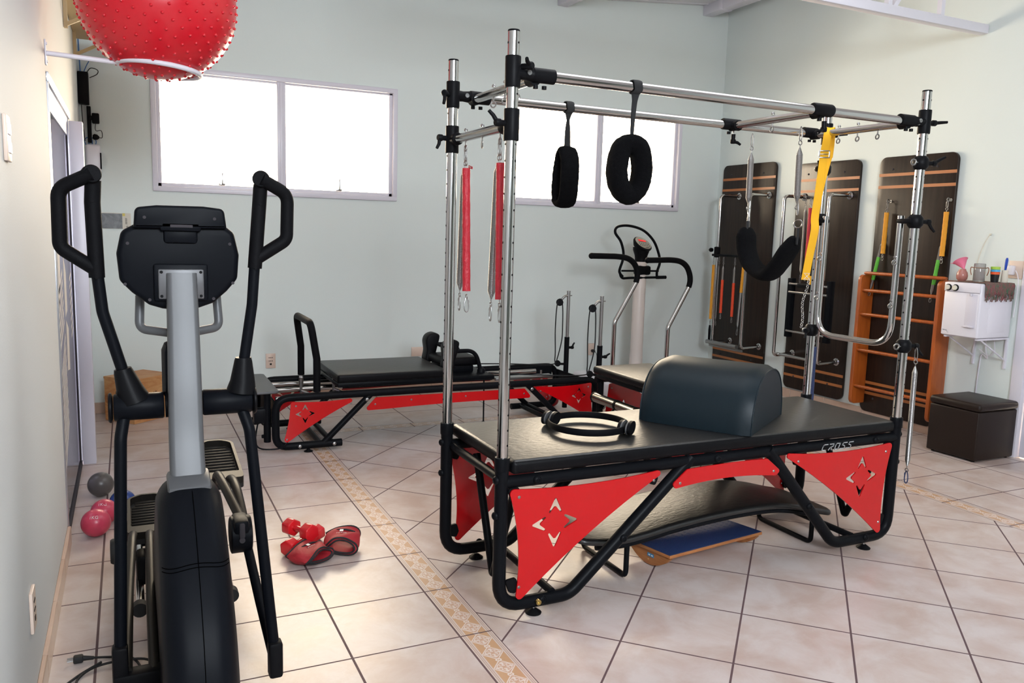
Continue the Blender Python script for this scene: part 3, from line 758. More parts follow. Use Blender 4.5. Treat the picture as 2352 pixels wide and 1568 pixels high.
# ------------------------------------------------------------------ wooden box
t = thing('wooden_box', 'knotty pine wooden box on the floor in the far left corner', 'box', (-1.05, 4.08, 0))
A0, d1, d2 = Vector((-1.07, 3.86, 0)), Vector((-0.656, 0.754, 0)), Vector((0.754, 0.656, 0))
def boxpts(a, l1, l2, z0, z1): return [a, a+d1*l1, a+d1*l1+d2*l2, a+d2*l2]
b = MB(); p = boxpts(A0, 0.30, 0.36, 0, 0.335)
b.add([q+Vector((0, 0, 0.002)) for q in p]+[q+Vector((0, 0, 0.322)) for q in p], [(3, 2, 1, 0), (4, 5, 6, 7), (0, 1, 5, 4), (1, 2, 6, 5), (2, 3, 7, 6), (3, 0, 4, 7)])
part(t, 'body', b, 'pine_wood')
b = MB(); p = [A0-d1*0.003-d2*0.003, A0+d1*0.303-d2*0.003, A0+d1*0.303+d2*0.363, A0-d1*0.003+d2*0.363]
b.add([q+Vector((0, 0, 0.322)) for q in p]+[q+Vector((0, 0, 0.337)) for q in p], [(3, 2, 1, 0), (4, 5, 6, 7), (0, 1, 5, 4), (1, 2, 6, 5), (2, 3, 7, 6), (3, 0, 4, 7)])
part(t, 'lid', b, 'pine_wood')
b = MB(); b.box(A0+d1*0.13-d2*0.001+Vector((0, 0, 0.22)), (0.10, 0.004, 0.028), 0, Matrix((d1, d2, Vector((0, 0, 1)))).transposed()); part(t, 'hand_slot', b, 'shadow_gap')
b = MB()
for a, z, r in ((0.27, 0.17, 0.030), (0.24, 0.05, 0.024), (0.03, 0.29, 0.012)):
    q = [A0+d1*(a+r*math.cos(i*PI/8))-d2*0.0015+Vector((0, 0, z+r*1.3*math.sin(i*PI/8))) for i in range(16)]; b.add(q, [tuple(range(16))])
part(t, 'knot', b, 'ply_wood')
bm = text_bm('ific', 0.06, 1.0, 0.3)
for v in bm.verts: v.co = A0-d1*0.0015+d2*(0.20+v.co.x)+Vector((0, 0, 0.20+v.co.y))
b = MB(); b.bm(bm); part(t, 'lettering', b, 'print_dark')

# ================================================================== trapeze table
PX0, PX1, PN, PF, PT = 0.185, 2.32, 0.07, 0.66, 2.205       # post positions, top of the posts
TT = thing('trapeze_table', 'black trapeze table with red side panels and a tall chrome frame', 'trapeze table', (1.25, 0.365, 0))
STAR_N = [(0.0, 1.0), (0.30, 0.42), (0.22, 0.36), (0.0, 0.62), (-0.22, 0.36), (-0.30, 0.42)]
def star_holes(cx, cz, r):
    hs = []
    for q in range(4):
        a = q*PI/2; pts = [(0.0, 1.0), (0.40, 0.26), (0.34, 0.22), (0.03, 0.60), (-0.03, 0.60), (-0.34, 0.22), (-0.40, 0.26)]
        pts = [(0.035, 0.99), (0.285, 0.46), (0.27, 0.415), (0.225, 0.405), (0.04, 0.64), (-0.04, 0.64), (-0.225, 0.405), (-0.27, 0.415), (-0.285, 0.46), (-0.035, 0.99)]
        hs.append([(cx+r*(x*math.cos(a)-y*math.sin(a)), cz+r*(x*math.sin(a)+y*math.cos(a))) for x, y in pts])
    return hs
def curve2(p, q, sag, n=10, skip=True):
    """points of a shallow arc from p to q (sag to the left of p->q), without its ends"""
    p, q = Vector((*p, 0)), Vector((*q, 0)); d = q-p; nn = Vector((-d.y, d.x, 0)).normalized()
    return [((p+d*(i/n)+nn*sag*4*(i/n)*(1-i/n)).x, (p+d*(i/n)+nn*sag*4*(i/n)*(1-i/n)).y) for i in range(1, n)]
def tri_panel(corners, sags, rads):
    """three corners, arcs between them, rounded tips"""
    out = []
    for i in range(3):
        p, q = corners[i], corners[(i+1) % 3]
        out += [('c', p, rads[i])]+[('a', z, 0) for z in curve2(p, q, sags[i])]
    pts = [o[1] for o in out]; rd = [o[2] for o in out]
    def tip(k):
        a, p, c = (Vector((*corners[j % 3], 0)) for j in (k-1, k, k+1)); return (a-p).angle(c-p)
    # cut back the arc points that lie inside a rounded tip
    keep = []
    for i, o in enumerate(out):
        if o[0] == 'a' and any(math.dist(o[1], corners[k]) < rads[k]/math.tan(tip(k)/2)*1.02 for k in range(3)): continue
        keep.append(o)
    return roundpoly([o[1] for o in keep], [o[2] for o in keep], 6)
def side_panel(parent, outline, holes, y, screws, bolts=True, label=None, th=0.006, flip=False):
    b = MB(); b.prism(outline, (0, y+th/2, 0), (1, 0, 0), (0, 0, 1), th, holes)      # u x v = -y
    p = part(parent, 'side_panel', b, 'red_panel', label, angle=30)
    b = MB()
    for x, z in screws: b.lathe([(0.0065, -0.002), (0.0065, 0.001), (0.004, 0.0035), (0, 0.004)], (x, y-th/2, z), (0, -1, 0), 12); b.lathe([(0.0065, -0.002), (0.0065, 0.001), (0.004, 0.0035), (0, 0.004)], (x, y+th/2, z), (0, 1, 0), 12)
    part(p, 'screw', b, 'steel'); return p
# side frames of bent black tube
def side_frame(y, sgn):
    b = MB()
    b.tube(fillet([(PX0, y, 0.64), (PX0, y, 0.052), (0.50, y, 0.052), (1.075, y, 0.565)], [0.10, 0.11]), 0.0265, 18)
    b.tube(fillet([(PX1, y, 0.64), (PX1, y, 0.056), (1.955, y, 0.056), (1.50, y, 0.565)], [0.10, 0.11]), 0.0265, 18)
    b.cyl((PX0, y, 0.552), (PX1, y, 0.552), 0.0245, n=18)
    for x in (PX0, PX1): b.lathe([(0.0285, 0.60), (0.0295, 0.603), (0.0295, 0.648), (0.0285, 0.652)], (x, y, 0), (0, 0, 1), 20)
    p = part(TT, 'side_frame', b, 'powder_black')
    b = MB()
    def bolt(c, d): b.lathe([(0.017, 0), (0.0165, 0.005), (0.012, 0.010), (0.008, 0.011), (0.007, 0.009), (0, 0.009)], c, d, 16)
    for z in (0.565, 0.425): bolt((PX0-0.025, y-0.006, z), (-1, -0.2, 0)); bolt((PX1+0.025, y, z), (1, 0, 0))
    for x in (0.325, 1.20, 2.16): bolt((x, y-sgn*0.023, 0.555), (0, -sgn, 0))
    for x, z in ((0.365, 0.062), (0.735, 0.262), (1.76, 0.272), (2.15, 0.066)): bolt((x, y-sgn*0.024, z), (0, -sgn, 0))
    part(p, 'bolt', b, 'powder_black')
    if sgn > 0:
        b = MB(); b.lathe([(0.011, 0), (0.011, 0.012), (0.004, 0.012), (0.004, 0.006), (0, 0.006)], (0.342, y-0.03, 0.060), (0, -1, 0), 16); part(p, 'spirit_level', b, 'brass')
    for x in (0.34, 2.17):
        f = MB(); f.lathe([(0.032, 0), (0.033, 0.004), (0.014, 0.018), (0.010, 0.020)], (x, y, 0), (0, 0, 1), 24)
        q = part(TT, 'levelling_foot', f, 'plastic_black')
        f = MB(); f.cyl((x, y, 0.018), (x, y, 0.045), 0.006, n=10); part(q, 'stud', f, 'steel')
side_frame(PN, 1); side_frame(PF, -1)
b = MB(); b.cyl((0.42, PN, 0.075), (0.42, PF, 0.075), 0.016); b.cyl((2.08, PN, 0.075), (2.08, PF, 0.075), 0.016)
for x in (PX0+0.02, 1.0, 1.55, PX1-0.02): b.cyl((x, PN, 0.548), (x, PF, 0.548), 0.018)
part(TT, 'cross_bar', b, 'powder_black')
for x, s in ((0.25, 1), (2.25, -1)):
    b = MB(); b.tube(fillet([(x, PF-0.19, 0.555), (x, PF-0.385, 0.10), (x, PN+0.195, 0.10), (x, PN+0.02, 0.50)], [0.05, 0.05]), 0.0165, 14); part(TT, 'stretcher_loop', b, 'powder_black')
# mat
b = MB(); b.box2((0.216, 0.043, 0.583), (2.288, 0.690, 0.640), 0.020, 4); part(TT, 'padded_mat', shade_sides(b), ['vinyl_black', 'vinyl_shaded'])
# red panels
def table_panels(y, s):
    nl = tri_panel([(0.200, 0.533), (0.950, 0.546), (0.238, 0.060)], [-0.022, -0.026, -0.030], [0.018, 0.020, 0.026])
    side_panel(TT, nl, star_holes(0.405, 0.377, 0.100), y, [(0.245, 0.498), (0.865, 0.497), (0.255, 0.135)])
    nr = tri_panel([(1.540, 0.551), (2.270, 0.538), (2.240, 0.060)], [-0.024, -0.026, -0.024], [0.020, 0.018, 0.025])
    side_panel(TT, nr, star_holes(2.072, 0.385, 0.100), y, [(1.66, 0.500), (2.225, 0.495), (2.215, 0.140)])
    top = [(1.04, 0.526), (1.48, 0.532)]; ml = [(1.035, 0.527)]+curve2((1.035, 0.527), (1.475, 0.531), 0.004)+[(1.475, 0.531), (1.556, 0.468), (1.53, 0.448)]+curve2((1.53, 0.448), (0.975, 0.448), 0.020 if False else -0.020)+[(0.975, 0.448), (0.962, 0.47)]
    side_panel(TT, roundpoly(ml, 0.012, 4), (), y, [(1.0, 0.470), (1.515, 0.470)])
table_panels(PN-0.031, 1); table_panels(PF+0.031, -1)
b = MB()
for x, z in ((0.235, 0.50), (0.235, 0.135), (2.24, 0.50), (2.235, 0.14), (0.87, 0.50), (1.66, 0.505)):
    for y in (PN-0.013, PF+0.025):
        b.prism(roundpoly([(-0.034, 0.030), (0.012, 0.036), (0.022, 0.0), (0.010, -0.028), (-0.016, -0.020)] if x < 1.2 else [(0.034, 0.030), (-0.012, 0.036), (-0.022, 0.0), (-0.010, -0.028), (0.016, -0.020)][::-1], 0.010, 4), (x, y, z), (1, 0, 0), (0, 0, 1), 0.012)
part(TT, 'panel_clamp', b, 'plastic_black')
# lettering on the near rail
b = MB()
LW, LH, LS, TH = 0.028, 0.027, 0.0400, 0.0052
def stroke(pts, ox):
    for (x0, z0), (x1, z1) in zip(pts, pts[1:]):
        def sk(x, z): return (ox+x*LW+z*LH*0.45, z*LH)
        p, q = Vector((*sk(x0, z0), 0)), Vector((*sk(x1, z1), 0)); d = (q-p).normalized()*TH*0.45; nn = Vector((-d.y, d.x, 0))
        pts4 = [p-d+nn, p-d-nn, q+d-nn, q+d+nn]; b.add([(1.807+v.x, PN-0.0256, 0.534+v.y) for v in pts4], [(0, 1, 2, 3)])
GL = {'C': [[(0.95, 1), (0.1, 1), (0, 0.8), (0, 0.1), (0.8, 0)]], 'R': [[(0, 1), (0.9, 1), (0.95, 0.6), (0.35, 0.5), (0.1, 0)], [(0.55, 0.5), (0.75, 0)]],
      'O': [[(0.0, 1), (0.9, 1), (0.85, 0), (0.05, 0), (0.0, 1)]], 'S': [[(1.05, 1), (0.2, 1), (0.1, 0.65), (0.85, 0.4), (0.8, 0), (-0.1, 0)]]}
for i, ch in enumerate('CROSS'):
    for st in GL[ch]: stroke(st, i*LS)
part(TT, 'lettering', b, 'print_grey', 'grey slanted lettering CROSS')
# posts
def post(x, y):
    b = MB(); b.lathe([(0.0215, 0.60), (0.0215, PT-0.004), (0.0205, PT-0.003), (0.0205, PT)], (x, y, 0), (0, 0, 1), 28)
    b.m(1).lathe([(0.0218, PT-0.004), (0.0218, PT+0.001), (0.020, PT+0.003)], (x, y, 0), (0, 0, 1), 24)
    z = 0.70
    while z < PT-0.03:
        for d in ((-1, 0, 0), (0.55, -0.835, 0) if y < 0.3 else (1, 0, 0)):
            q = Vector(d).normalized(); b.lathe([(0.0042, -0.001), (0.0042, 0.0006), (0, 0.0006)], Vector((x, y, z))+q*0.0214, q, 10)
        z += 0.0585
    part(TT, 'post', b, ['chrome', 'plastic_black'])
for x in (PX0, PX1):
    for y in (PN, PF): post(x, y)
ZT = 2.062
for y in (PN, PF):
    b = MB(); b.cyl((PX0+0.05, y, ZT), (PX1-0.05, y, ZT-0.004), 0.0195, n=24); part(TT, 'side_rail', b, 'chrome')
def eyebolt(b, c, nrm): b.eye(c, 0.011, 0.0034, nrm, (0, 0, 1), 0.022); b.lathe([(0.008, 0), (0.008, 0.007), (0.004, 0.012), (0, 0.013)], (c[0], c[1], c[2]+0.068), (0, 0, 1), 10)
for x, ys, nm in ((0.275, (0.22, 0.33, 0.44), 'cross_rail'), (2.215, (0.24, 0.36, 0.48), 'cross_rail'), (1.672, (0.37,), 'sliding_cross_rail')):
    b = MB(); zz = ZT-0.012 if nm == 'cross_rail' else ZT-0.008
    b.cyl((x, PN+0.02, zz), (x, PF-0.02, zz), 0.0175, n=24); p = part(TT, nm, b, 'chrome')
    for y in ys:
        e = MB(); eyebolt(e, (x, y, zz-0.045), (0, 1, 0.2) if nm == 'cross_rail' else (1, 0, 0)); part(p, 'eyebolt', e, 'steel')
def lever(b, c, d, along, L=0.05):
    c, d, along = Vector(c), Vector(d).normalized(), Vector(along).normalized()
    b.cyl(c, c+d*0.034, 0.011, 0.010, 14); b.lathe([(0.014, 0), (0.014, 0.016), (0.011, 0.020)], c+d*0.026, d, 14)
    b.tube([c+d*0.036, c+d*0.040+along*L*0.6, c+d*0.050+along*L], [0.0085, 0.0075, 0.0062], 10)
# corner connectors
b = MB()
for x, s in ((PX0, 1), (PX1, -1)):
    for y in (PN, PF):
        f = MB()
        f.lathe([(0.0275, -0.052), (0.0285, -0.048), (0.0285, 0.052), (0.0275, 0.056)], (x, y, ZT), (0, 0, 1), 24)
        f.tube([(x+s*0.01, y, ZT), (x+s*0.045, y, ZT), (x+s*0.075, y, ZT), (x+s*0.078, y, ZT), (x+s*0.165, y, ZT)], [0.024, 0.021, 0.024, 0.0265, 0.0265], 22)
        f.lathe([(0.024, 0), (0.024, 0.045)], (x+s*(0.09 if s > 0 else 0.105), y, ZT-0.012), (0, 1 if y == PN else -1, 0), 20)
        for k in (0.09, 0.125): f.lathe([(0.009, 0), (0.009, 0.012), (0, 0.013)], (x+s*k, y-0.004, ZT-0.036), (0, 0, -1), 12)
        p = part(TT, 'corner_joint', f, 'plastic_black')
        g = MB()
        if s > 0: lever(g, (x+0.028, y-0.018, ZT+0.02) if y == PN else (x-0.025, y-0.012, ZT), (0.5, -0.9, 0) if y == PN else (-0.6, -0.6, 0), (-0.8, -0.4, 0.35) if y == PN else (0, -0.1, -1), 0.045)
        else: lever(g, (x+0.02, y, ZT), (1, -0.3, 0), (1, -0.4, 0.15), 0.05)
        part(p, 'lever', g, 'plastic_black')
        g = MB(); g.lathe([(0.009, 0), (0.009, 0.004), (0.0045, 0.004), (0.0045, 0.001), (0, 0.001)], (x+s*0.055, y-0.022, ZT+0.002), (0, -1, 0), 14); part(p, 'cap_screw', g, 'steel')
for y, s in ((PN, 1), (PF, -1)):
    f = MB(); f.tube([(1.672-0.055, y, ZT), (1.672-0.05, y, ZT), (1.672+0.05, y, ZT), (1.672+0.055, y, ZT)], [0.0255, 0.0275, 0.0275, 0.0255], 24)
    f.lathe([(0.0235, 0), (0.0235, 0.05)], (1.672, y, ZT-0.01), (0, s, 0), 20); f.lathe([(0.010, 0), (0.010, 0.012)], (1.66, y, ZT-0.035), (0, 0, -1), 12)
    p = part(TT, 'sliding_joint', f, 'plastic_black')
    g = MB(); g.cyl((1.69, y, ZT-0.028), (1.69, y, ZT-0.052), 0.005); part(p, 'clamp_stud', g, 'steel')
    g = MB(); lever(g, (1.69, y, ZT-0.046), (0, 0, -1), (0.9, -0.3, 0) if y == PF else (-0.9, -0.3, 0), 0.04); part(p, 'lever', g, 'plastic_black')
# low spring bar at the left end
ZL = 1.882
f = MB(); f.cyl((PX0, PN+0.02, ZL-0.004), (PX0, PF-0.02, ZL-0.004), 0.0185, n=24); p = part(TT, 'spring_bar', f, 'chrome')
for y in (0.165, 0.335, 0.505):
    e = MB(); eyebolt(e, (PX0, y, ZL-0.050), (1, 0, 0.0) if y != 0.335 else (0.9, -0.3, 0)); part(p, 'eyebolt', e, 'steel')
for y, s in ((PN, 1), (PF, -1)):
    f = MB(); f.lathe([(0.0275, -0.058), (0.0285, -0.054), (0.0285, 0.050), (0.0275, 0.054)], (PX0, y, ZL), (0, 0, 1), 24)
    f.lathe([(0.020, 0.0), (0.026, 0.03), (0.026, 0.05), (0.022, 0.055)], (PX0, y+s*0.015, ZL-0.004), (0, s, 0), 22)
    p = part(TT, 'spring_bar_joint', f, 'plastic_black')
    g = MB(); lever(g, (PX0-0.022, y+0.0, ZL+0.002), (-1, -0.15, 0), (0.0, 0.0, -1) if y == PF else (-0.4, 0.2, 0.9), 0.045); part(p, 'lever', g, 'plastic_black')
# sliding collars on the right posts
for y, zs in ((PN, (1.876, 1.603, 1.005)), (PF, (1.878, 1.612, 1.012))):
    for i, z in enumerate(zs):
        f = MB(); f.lathe([(0.024, -0.032), (0.029, -0.026), (0.036, -0.016), (0.036, 0.016), (0.029, 0.026), (0.024, 0.032)], (PX1, y, z), (0, 0, 1), 24)
        p = part(TT, 'post_collar', f, 'plastic_black')
        g = MB()
        if y == PN: lever(g, (PX1+0.03, y-0.01, z), (1, -0.35, 0), (0.7, -0.3, 0.6) if i == 0 else (0.3, -0.2, -0.9), 0.05)
        else: lever(g, (PX1-0.028, y-0.01, z), (-1, -0.4, 0), (0.0, 0.0, 1) if i == 0 else (0, 0, -1), 0.04)
        part(p, 'lever', g, 'plastic_black')
        if not (i == 1):
            g = MB(); g.eye((PX1-0.062, y-0.012, z), 0.0125, 0.0038, (0.3, 1, 0), (1, 0, 0), 0.015); part(p, 'eyebolt', g, 'steel')
# push-through bar
f = MB(); XB = PX1-0.025
f.tube(fillet([(XB, 0.130, 1.63), (XB, 0.130, 1.0), (XB, 0.600, 1.0), (XB, 0.600, 1.63)], 0.115, 10), 0.0155, 20); p = part(TT, 'push_bar', f, 'chrome')
for y in (0.130, 0.600):
    for z in (1.42, 1.21):
        g = MB(); g.eye((XB-0.03, y-0.010, z-0.015), 0.011, 0.0034, (0.3, 1, 0), (1, 0.3, 0.3), 0.012); g.lathe([(0.007, 0), (0.007, 0.010), (0, 0.012)], (XB-0.012, y, z+0.012), (-1, -0.3, 0), 10); part(p, 'eyebolt', g, 'steel')
for y0, y1 in ((PN, 0.130), (PF, 0.600)):
    g = MB(); g.box2((XB-0.018, min(y0, y1)-0.01, 1.592), (PX1+0.0, max(y0, y1)+0.012, 1.616), 0.008); part(p, 'hinge', g, 'plastic_black')

# ------------------------------------------------------------------ hanging gear
def carab(b, top, L=0.06, w=0.020, r=0.0024, d=(0, 0, -1), wide=(0, 1, 0)):
    top, d, wide = Vector(top), Vector(d).normalized(), Vector(wide)
    wide = (wide-d*wide.dot(d)).normalized(); pts = []
    for i in range(26):
        a = 2*PI*i/26; s = (1-math.cos(a))/2; w2 = w/2*(0.55+0.45*s)
        pts.append(top+d*(L*s)+wide*(w2*math.sin(a)*1.15))
    b.tube(pts, r, 8, True); b.cyl(top+d*L*0.16+wide*w*0.36, top+d*L*0.34+wide*w*0.45, r*1.35, n=8)
def coil(b, a, c, R, r0=0.0035, pitch=0.0036, n=16, taper=0.03, bulge=0.0):
    a, c = Vector(a), Vector(c); L = (c-a).length; N = int(L/pitch); prof = [(r0, 0)]
    for i in range(N+1):
        h = i*L/N; t = min(1, h/taper, (L-h)/taper); rr = r0+(R-r0)*t
        for k, q in ((0, -1), (0.5, 0.0)):
            hh = h+(k*L/N) if i < N else h
            prof.append((max(0.001, rr-(0.0007 if q < 0 else 0)), min(hh, L)))
    b.lathe(prof, a, c-a, n)
def spring(label, top, L, R, sleeve=None, sl=(0.0, 1.0), tilt=(0, 0, -1), topc=0.055, botc=0.06, botm='steel', tag=None, group=None, pitch=0.0036, wide=(0, 1, 0), handle=None, hide_bot=False, name='spring', sleeve2=None):
    top = Vector(top); d = Vector(tilt).normalized(); t = thing(name, label, 'spring', top, group)
    b = MB(); carab(b, top-d*0.004, topc, 0.017, 0.0023, d, wide); part(t, 'top_carabiner', b, 'steel')
    p0 = top+d*(topc-0.004)
    b = MB(); b.ring(p0+d*0.009, 0.0095, 0.0024, Vector(d).cross(Vector(wide)), 16, 8); b.cyl(p0+d*0.018, p0+d*0.034, 0.0024, n=8); part(t, 'top_hook', b, 'steel')
    a = p0+d*0.030; c = a+d*L
    b = MB(); coil(b, a, c, R, pitch=pitch); part(t, 'coil', b, 'spring_steel', angle=25)
    if sleeve:
        s0, s1 = a+d*L*sl[0], a+d*L*sl[1]; b = MB(); n = 24
        prof = []
        for i in range(n+1):
            h = (s1-s0).length*i/n; prof.append((R*1.10*(1+0.035*math.sin(i*1.9)), h))
        prof = [(R*0.8, 0.0)]+prof+[(R*0.8, prof[-1][1])]
        b.lathe(prof, s0, d, 18); part(t, 'sleeve', b, sleeve)
    if tag:
        b = MB(); b.box(a+Vector((0.01, -0.022, 0.004)), (0.004, 0.040, 0.010), 0.001, Matrix.Rotation(0.2, 3, 'X')); q = part(t, 'fabric_tag', b, 'red_sleeve')
        b = MB(); b.box(a+Vector((0.0075, -0.024, 0.0045)), (0.0006, 0.020, 0.003), 0, Matrix.Rotation(0.2, 3, 'X')); part(q, 'printed_mark', b, 'print_white')
    if not hide_bot:
        b = MB(); b.cyl(c-d*0.004, c+d*0.014, 0.0024, n=8); b.ring(c+d*0.021, 0.0085, 0.0024, Vector(d).cross(Vector(wide)), 16, 8); part(t, 'bottom_hook', b, 'steel')
        if botc: b = MB(); carab(b, c+d*0.026, botc, 0.021, 0.0026, d, wide if tag is None else (1, 0, 0)); part(t, 'bottom_carabiner', b, botm)
    if handle:
        b = MB(); e = c+d*(0.035+botc); b.tube([e, e+d*0.05, e+d*0.16], [0.010, 0.014, 0.012], 14); part(t, 'handle', b, 'foam_black')
    return t
GL_ = 'springs on the low bar at the left end of the trapeze table'
spring('bare steel spring hanging at the left, beside a red sleeved one with a tag', (PX0, 0.507, 1.832), 0.50, 0.0158, tilt=(0, 0.055, -1), group=GL_)
spring('red sleeved spring with a red tag, the left of the two red ones', (PX0, 0.500, 1.832), 0.50, 0.0150, 'red_sleeve', (0.0, 1.0), (0, -0.060, -1), tag=True, group=GL_)
spring('bare steel spring hanging next to the near left chrome post', (PX0, 0.170, 1.832), 0.51, 0.0158, tilt=(0, 0.070, -1), group=GL_)
spring('red sleeved spring partly hidden by the near left chrome post', (PX0, 0.160, 1.832), 0.505, 0.0150, 'red_sleeve', (0.0, 1.0), (0, -0.045, -1), group=GL_)

def fuzz(b, amt):
    rnd = random.Random(3); b.v = [v+Vector((rnd.uniform(-1, 1), rnd.uniform(-1, 1), rnd.uniform(-1, 1)))*amt for v in b.v]; return b
# fuzzy loops over the top rails
def fuzzy_loop(x, y, zt, zb, face, label):
    t = thing('fuzzy_loop', label, 'loop strap', (x, y, ZT+0.02), 'fuzzy black loop straps on the top rails')
    b = MB(); pts = [(x+0.002*math.sin(i), y+0.0245*math.cos(2*PI*i/24), ZT+0.0245*math.sin(2*PI*i/24)) for i in range(24)]
    b.band(pts, 0.038, 0.007, (1, 0, 0), True)
    p = part(t, 'cuff', b, 'webbing_black')
    b = MB(); ax = (1, 0, 0)
    L0, L1 = ZT-0.022, zt-0.02
    if face: pts, w, th, up = [(x, y-0.004, L0), (x, y, L0-0.03), (x-0.004, y, (L0+L1)/2), (x-0.006, y, L1)], [0.040, 0.024, 0.020, 0.014], [0.012, 0.010, 0.007, 0.007], (1, 0, 0)
    else: pts, w, th, up = [(x, y-0.004, L0), (x, y, L0-0.035), (x, y, (L0+L1)/2), (x+0.001, y, L1-0.02)], [0.042, 0.015, 0.028, 0.036], [0.012, 0.012, 0.008, 0.008], (1, 0, 0)
    b.band(spline(pts, 5), [w[0]]*0 or [w[min(3, int(i/5))]+(w[min(3, int(i/5)+1)]-w[min(3, int(i/5))])*((i % 5)/5) for i in range(16)], 0.009, up); part(t, 'webbing', b, 'webbing_black')
    b = MB()
    if face:
        cx, cz = x-0.010, (zt+zb)/2; hw, hh = 0.054, (zt-zb)/2-0.036
        pts = [(cx+0.0, y, cz+hh), (cx+hw*0.62, y-0.008, cz+hh*0.80), (cx+hw, y-0.004, cz+0.0), (cx+hw*0.78, y, cz-hh*0.68), (cx, y, cz-hh), (cx-hw*0.80, y, cz-hh*0.66), (cx-hw, y+0.004, cz), (cx-hw*0.62, y+0.008, cz+hh*0.80)]
        pts = spline(pts, 8, True); b.band(pts, 0.052, 0.085, (0, 1, 0), True, 2.2, 18) if False else b.tube(pts, 0.038, 16, True)
        b.v = [Vector((v.x, y+(v.y-y)*1.35, v.z)) for v in b.v]
    else:
        cz = (zt+zb)/2; hh = (zt-zb)/2-0.025
        pts = spline([(x, y, cz+hh), (x, y-0.030, cz+hh*0.6), (x-0.004, y-0.040, cz-hh*0.2), (x-0.006, y-0.030, cz-hh*0.85), (x-0.006, y, cz-hh), (x-0.006, y+0.030, cz-hh*0.85), (x-0.004, y+0.040, cz-hh*0.2), (x, y+0.030, cz+hh*0.6)], 8, True)
        b.band(pts, 0.092, 0.040, (1, 0, 0), True, 2.4, 18)
    b.v = [v for v in b.v]; fuzz(b, 0.0012); part(t, 'fleece_pad', b, 'terry_black', angle=180)
fuzzy_loop(0.705, PN, 1.885, 1.618, True, 'fuzzy black loop hanging open from the near top rail')
fuzzy_loop(0.742, PF, 1.898, 1.610, False, 'fuzzy black loop seen edge-on under the far top rail')

# swing of two springs and a fleece sling
sx = 1.672
GS = 'springs of the fleece swing'
spring('bare steel spring carrying the left end of the black fleece swing', (sx, 0.500, 2.000), 0.245, 0.0145, tilt=(0, -0.01, -1), topc=0.062, botc=0.0, group=GS, wide=(1, 0, 0))
spring('bare steel spring carrying the right end of the black fleece swing', (sx, 0.185, 2.000), 0.245, 0.0145, tilt=(0, -0.02, -1), topc=0.062, botc=0.0, group=GS, wide=(1, 0, 0))
e = thing('fleece_sling', 'thick black fleece sling hanging in a U from two springs', 'swing sling', (sx, 0.34, 1.60))
b = MB()
pts = spline([(sx, 0.498, 1.565), (sx, 0.496, 1.52), (sx, 0.488, 1.45), (sx, 0.452, 1.385), (sx, 0.390, 1.345), (sx, 0.320, 1.335), (sx, 0.252, 1.395), (sx, 0.200, 1.465), (sx, 0.168, 1.53)], 6)
N_ = len(pts); wd = [0.018+0.074*min(1, (i-1.5)/5 if i > 1 else 0, (N_-2.5-i)/5 if i < N_-2 else 0)**0.5 for i in range(N_)]
wd = [w*(1.0) for w in wd]
b.band(pts[2:-2], [w*1.5 for w in wd[2:-2]], [w*0.66 for w in wd[2:-2]], (1, 0.25, 0), False, 2.3, 18); fuzz(b, 0.0008); part(e, 'fleece_pad', b, 'terry_black', angle=180)
b = MB(); b.band([(sx, 0.492, 1.585), (sx, 0.491, 1.55), (sx, 0.487, 1.50)], [0.046, 0.046, 0.05], 0.012, (1, 0.8, 0)); b.band([(sx, 0.160, 1.553), (sx, 0.160, 1.52), (sx, 0.163, 1.48)], [0.030, 0.034, 0.04], 0.012, (0.7, 1, 0)); part(e, 'webbing_end', b, 'webbing_black')
b = MB(); b.ring((sx, 0.492, 1.604), 0.021, 0.0032, (0.8, -0.6, 0), 24, 8); b.ring((sx, 0.160, 1.572), 0.018, 0.0032, (1, 0.1, 0), 24, 8, 1.3); part(e, 'metal_ring', b, 'steel')
for y, z in ((0.495, 1.680), (0.170, 1.673)):
    b = MB(); carab(b, (sx, y, z), 0.062, 0.020, 0.0026, (0, -0.02, -1), (0.4, 0.9, 0)); part(e, 'carabiner', b, 'steel')

# yellow strap over the far right corner
t = thing('yellow_strap', 'yellow webbing strap with a metal buckle hung over the far right top rail', 'strap', (2.24, 0.62, 2.08))
x = 2.19
b = MB(); b.band(spline([(2.243, 0.560, 1.93), (2.243, 0.556, 1.99), (2.240, 0.552, 2.045), (2.228, 0.545, 2.071), (2.212, 0.538, 2.074), (2.193, 0.530, 2.05), (2.189, 0.532, 2.00), (2.189, 0.540, 1.953), (2.189, 0.549, 1.842), (2.189, 0.559, 1.731), (2.190, 0.571, 1.618), (2.190, 0.566, 1.55), (2.190, 0.592, 1.389), (2.190, 0.606, 1.290)], 6), 0.042, 0.004, (1, -0.45, 0)); part(t, 'webbing', b, 'yellow_strap')
b = MB(); b.band(spline([(2.243, 0.560, 1.935), (2.235, 0.568, 1.88), (2.215, 0.566, 1.81), (2.196, 0.562, 1.735)], 6), 0.038, 0.004, (1, -0.45, 0)); part(t, 'webbing', b, 'yellow_strap')
b = MB(); R_ = Matrix.Rotation(-0.44, 3, 'Z'); c_ = Vector((2.187, 0.540, 1.942))
for dx, dz, sx_, sz_ in ((0, 0.017, 0.058, 0.005), (0, -0.017, 0.058, 0.005), (-0.027, 0, 0.005, 0.036), (0.027, 0, 0.005, 0.036), (0, 0, 0.05, 0.004)): b.box(c_+R_ @ Vector((dx, -0.004, dz)), (sx_, 0.005, sz_), 0.001, R_)
part(t, 'buckle', b, 'steel')
b = MB(); R_ = Matrix.Rotation(-0.44, 3, 'Z'); c_ = Vector((2.1895, 0.600, 1.310))
for s in (1, -1): b.box(c_+Vector((0, -0.0045, 0)), (0.036, 0.001, 0.0018), 0, R_ @ Matrix.Rotation(s*0.8, 3, 'Y'))
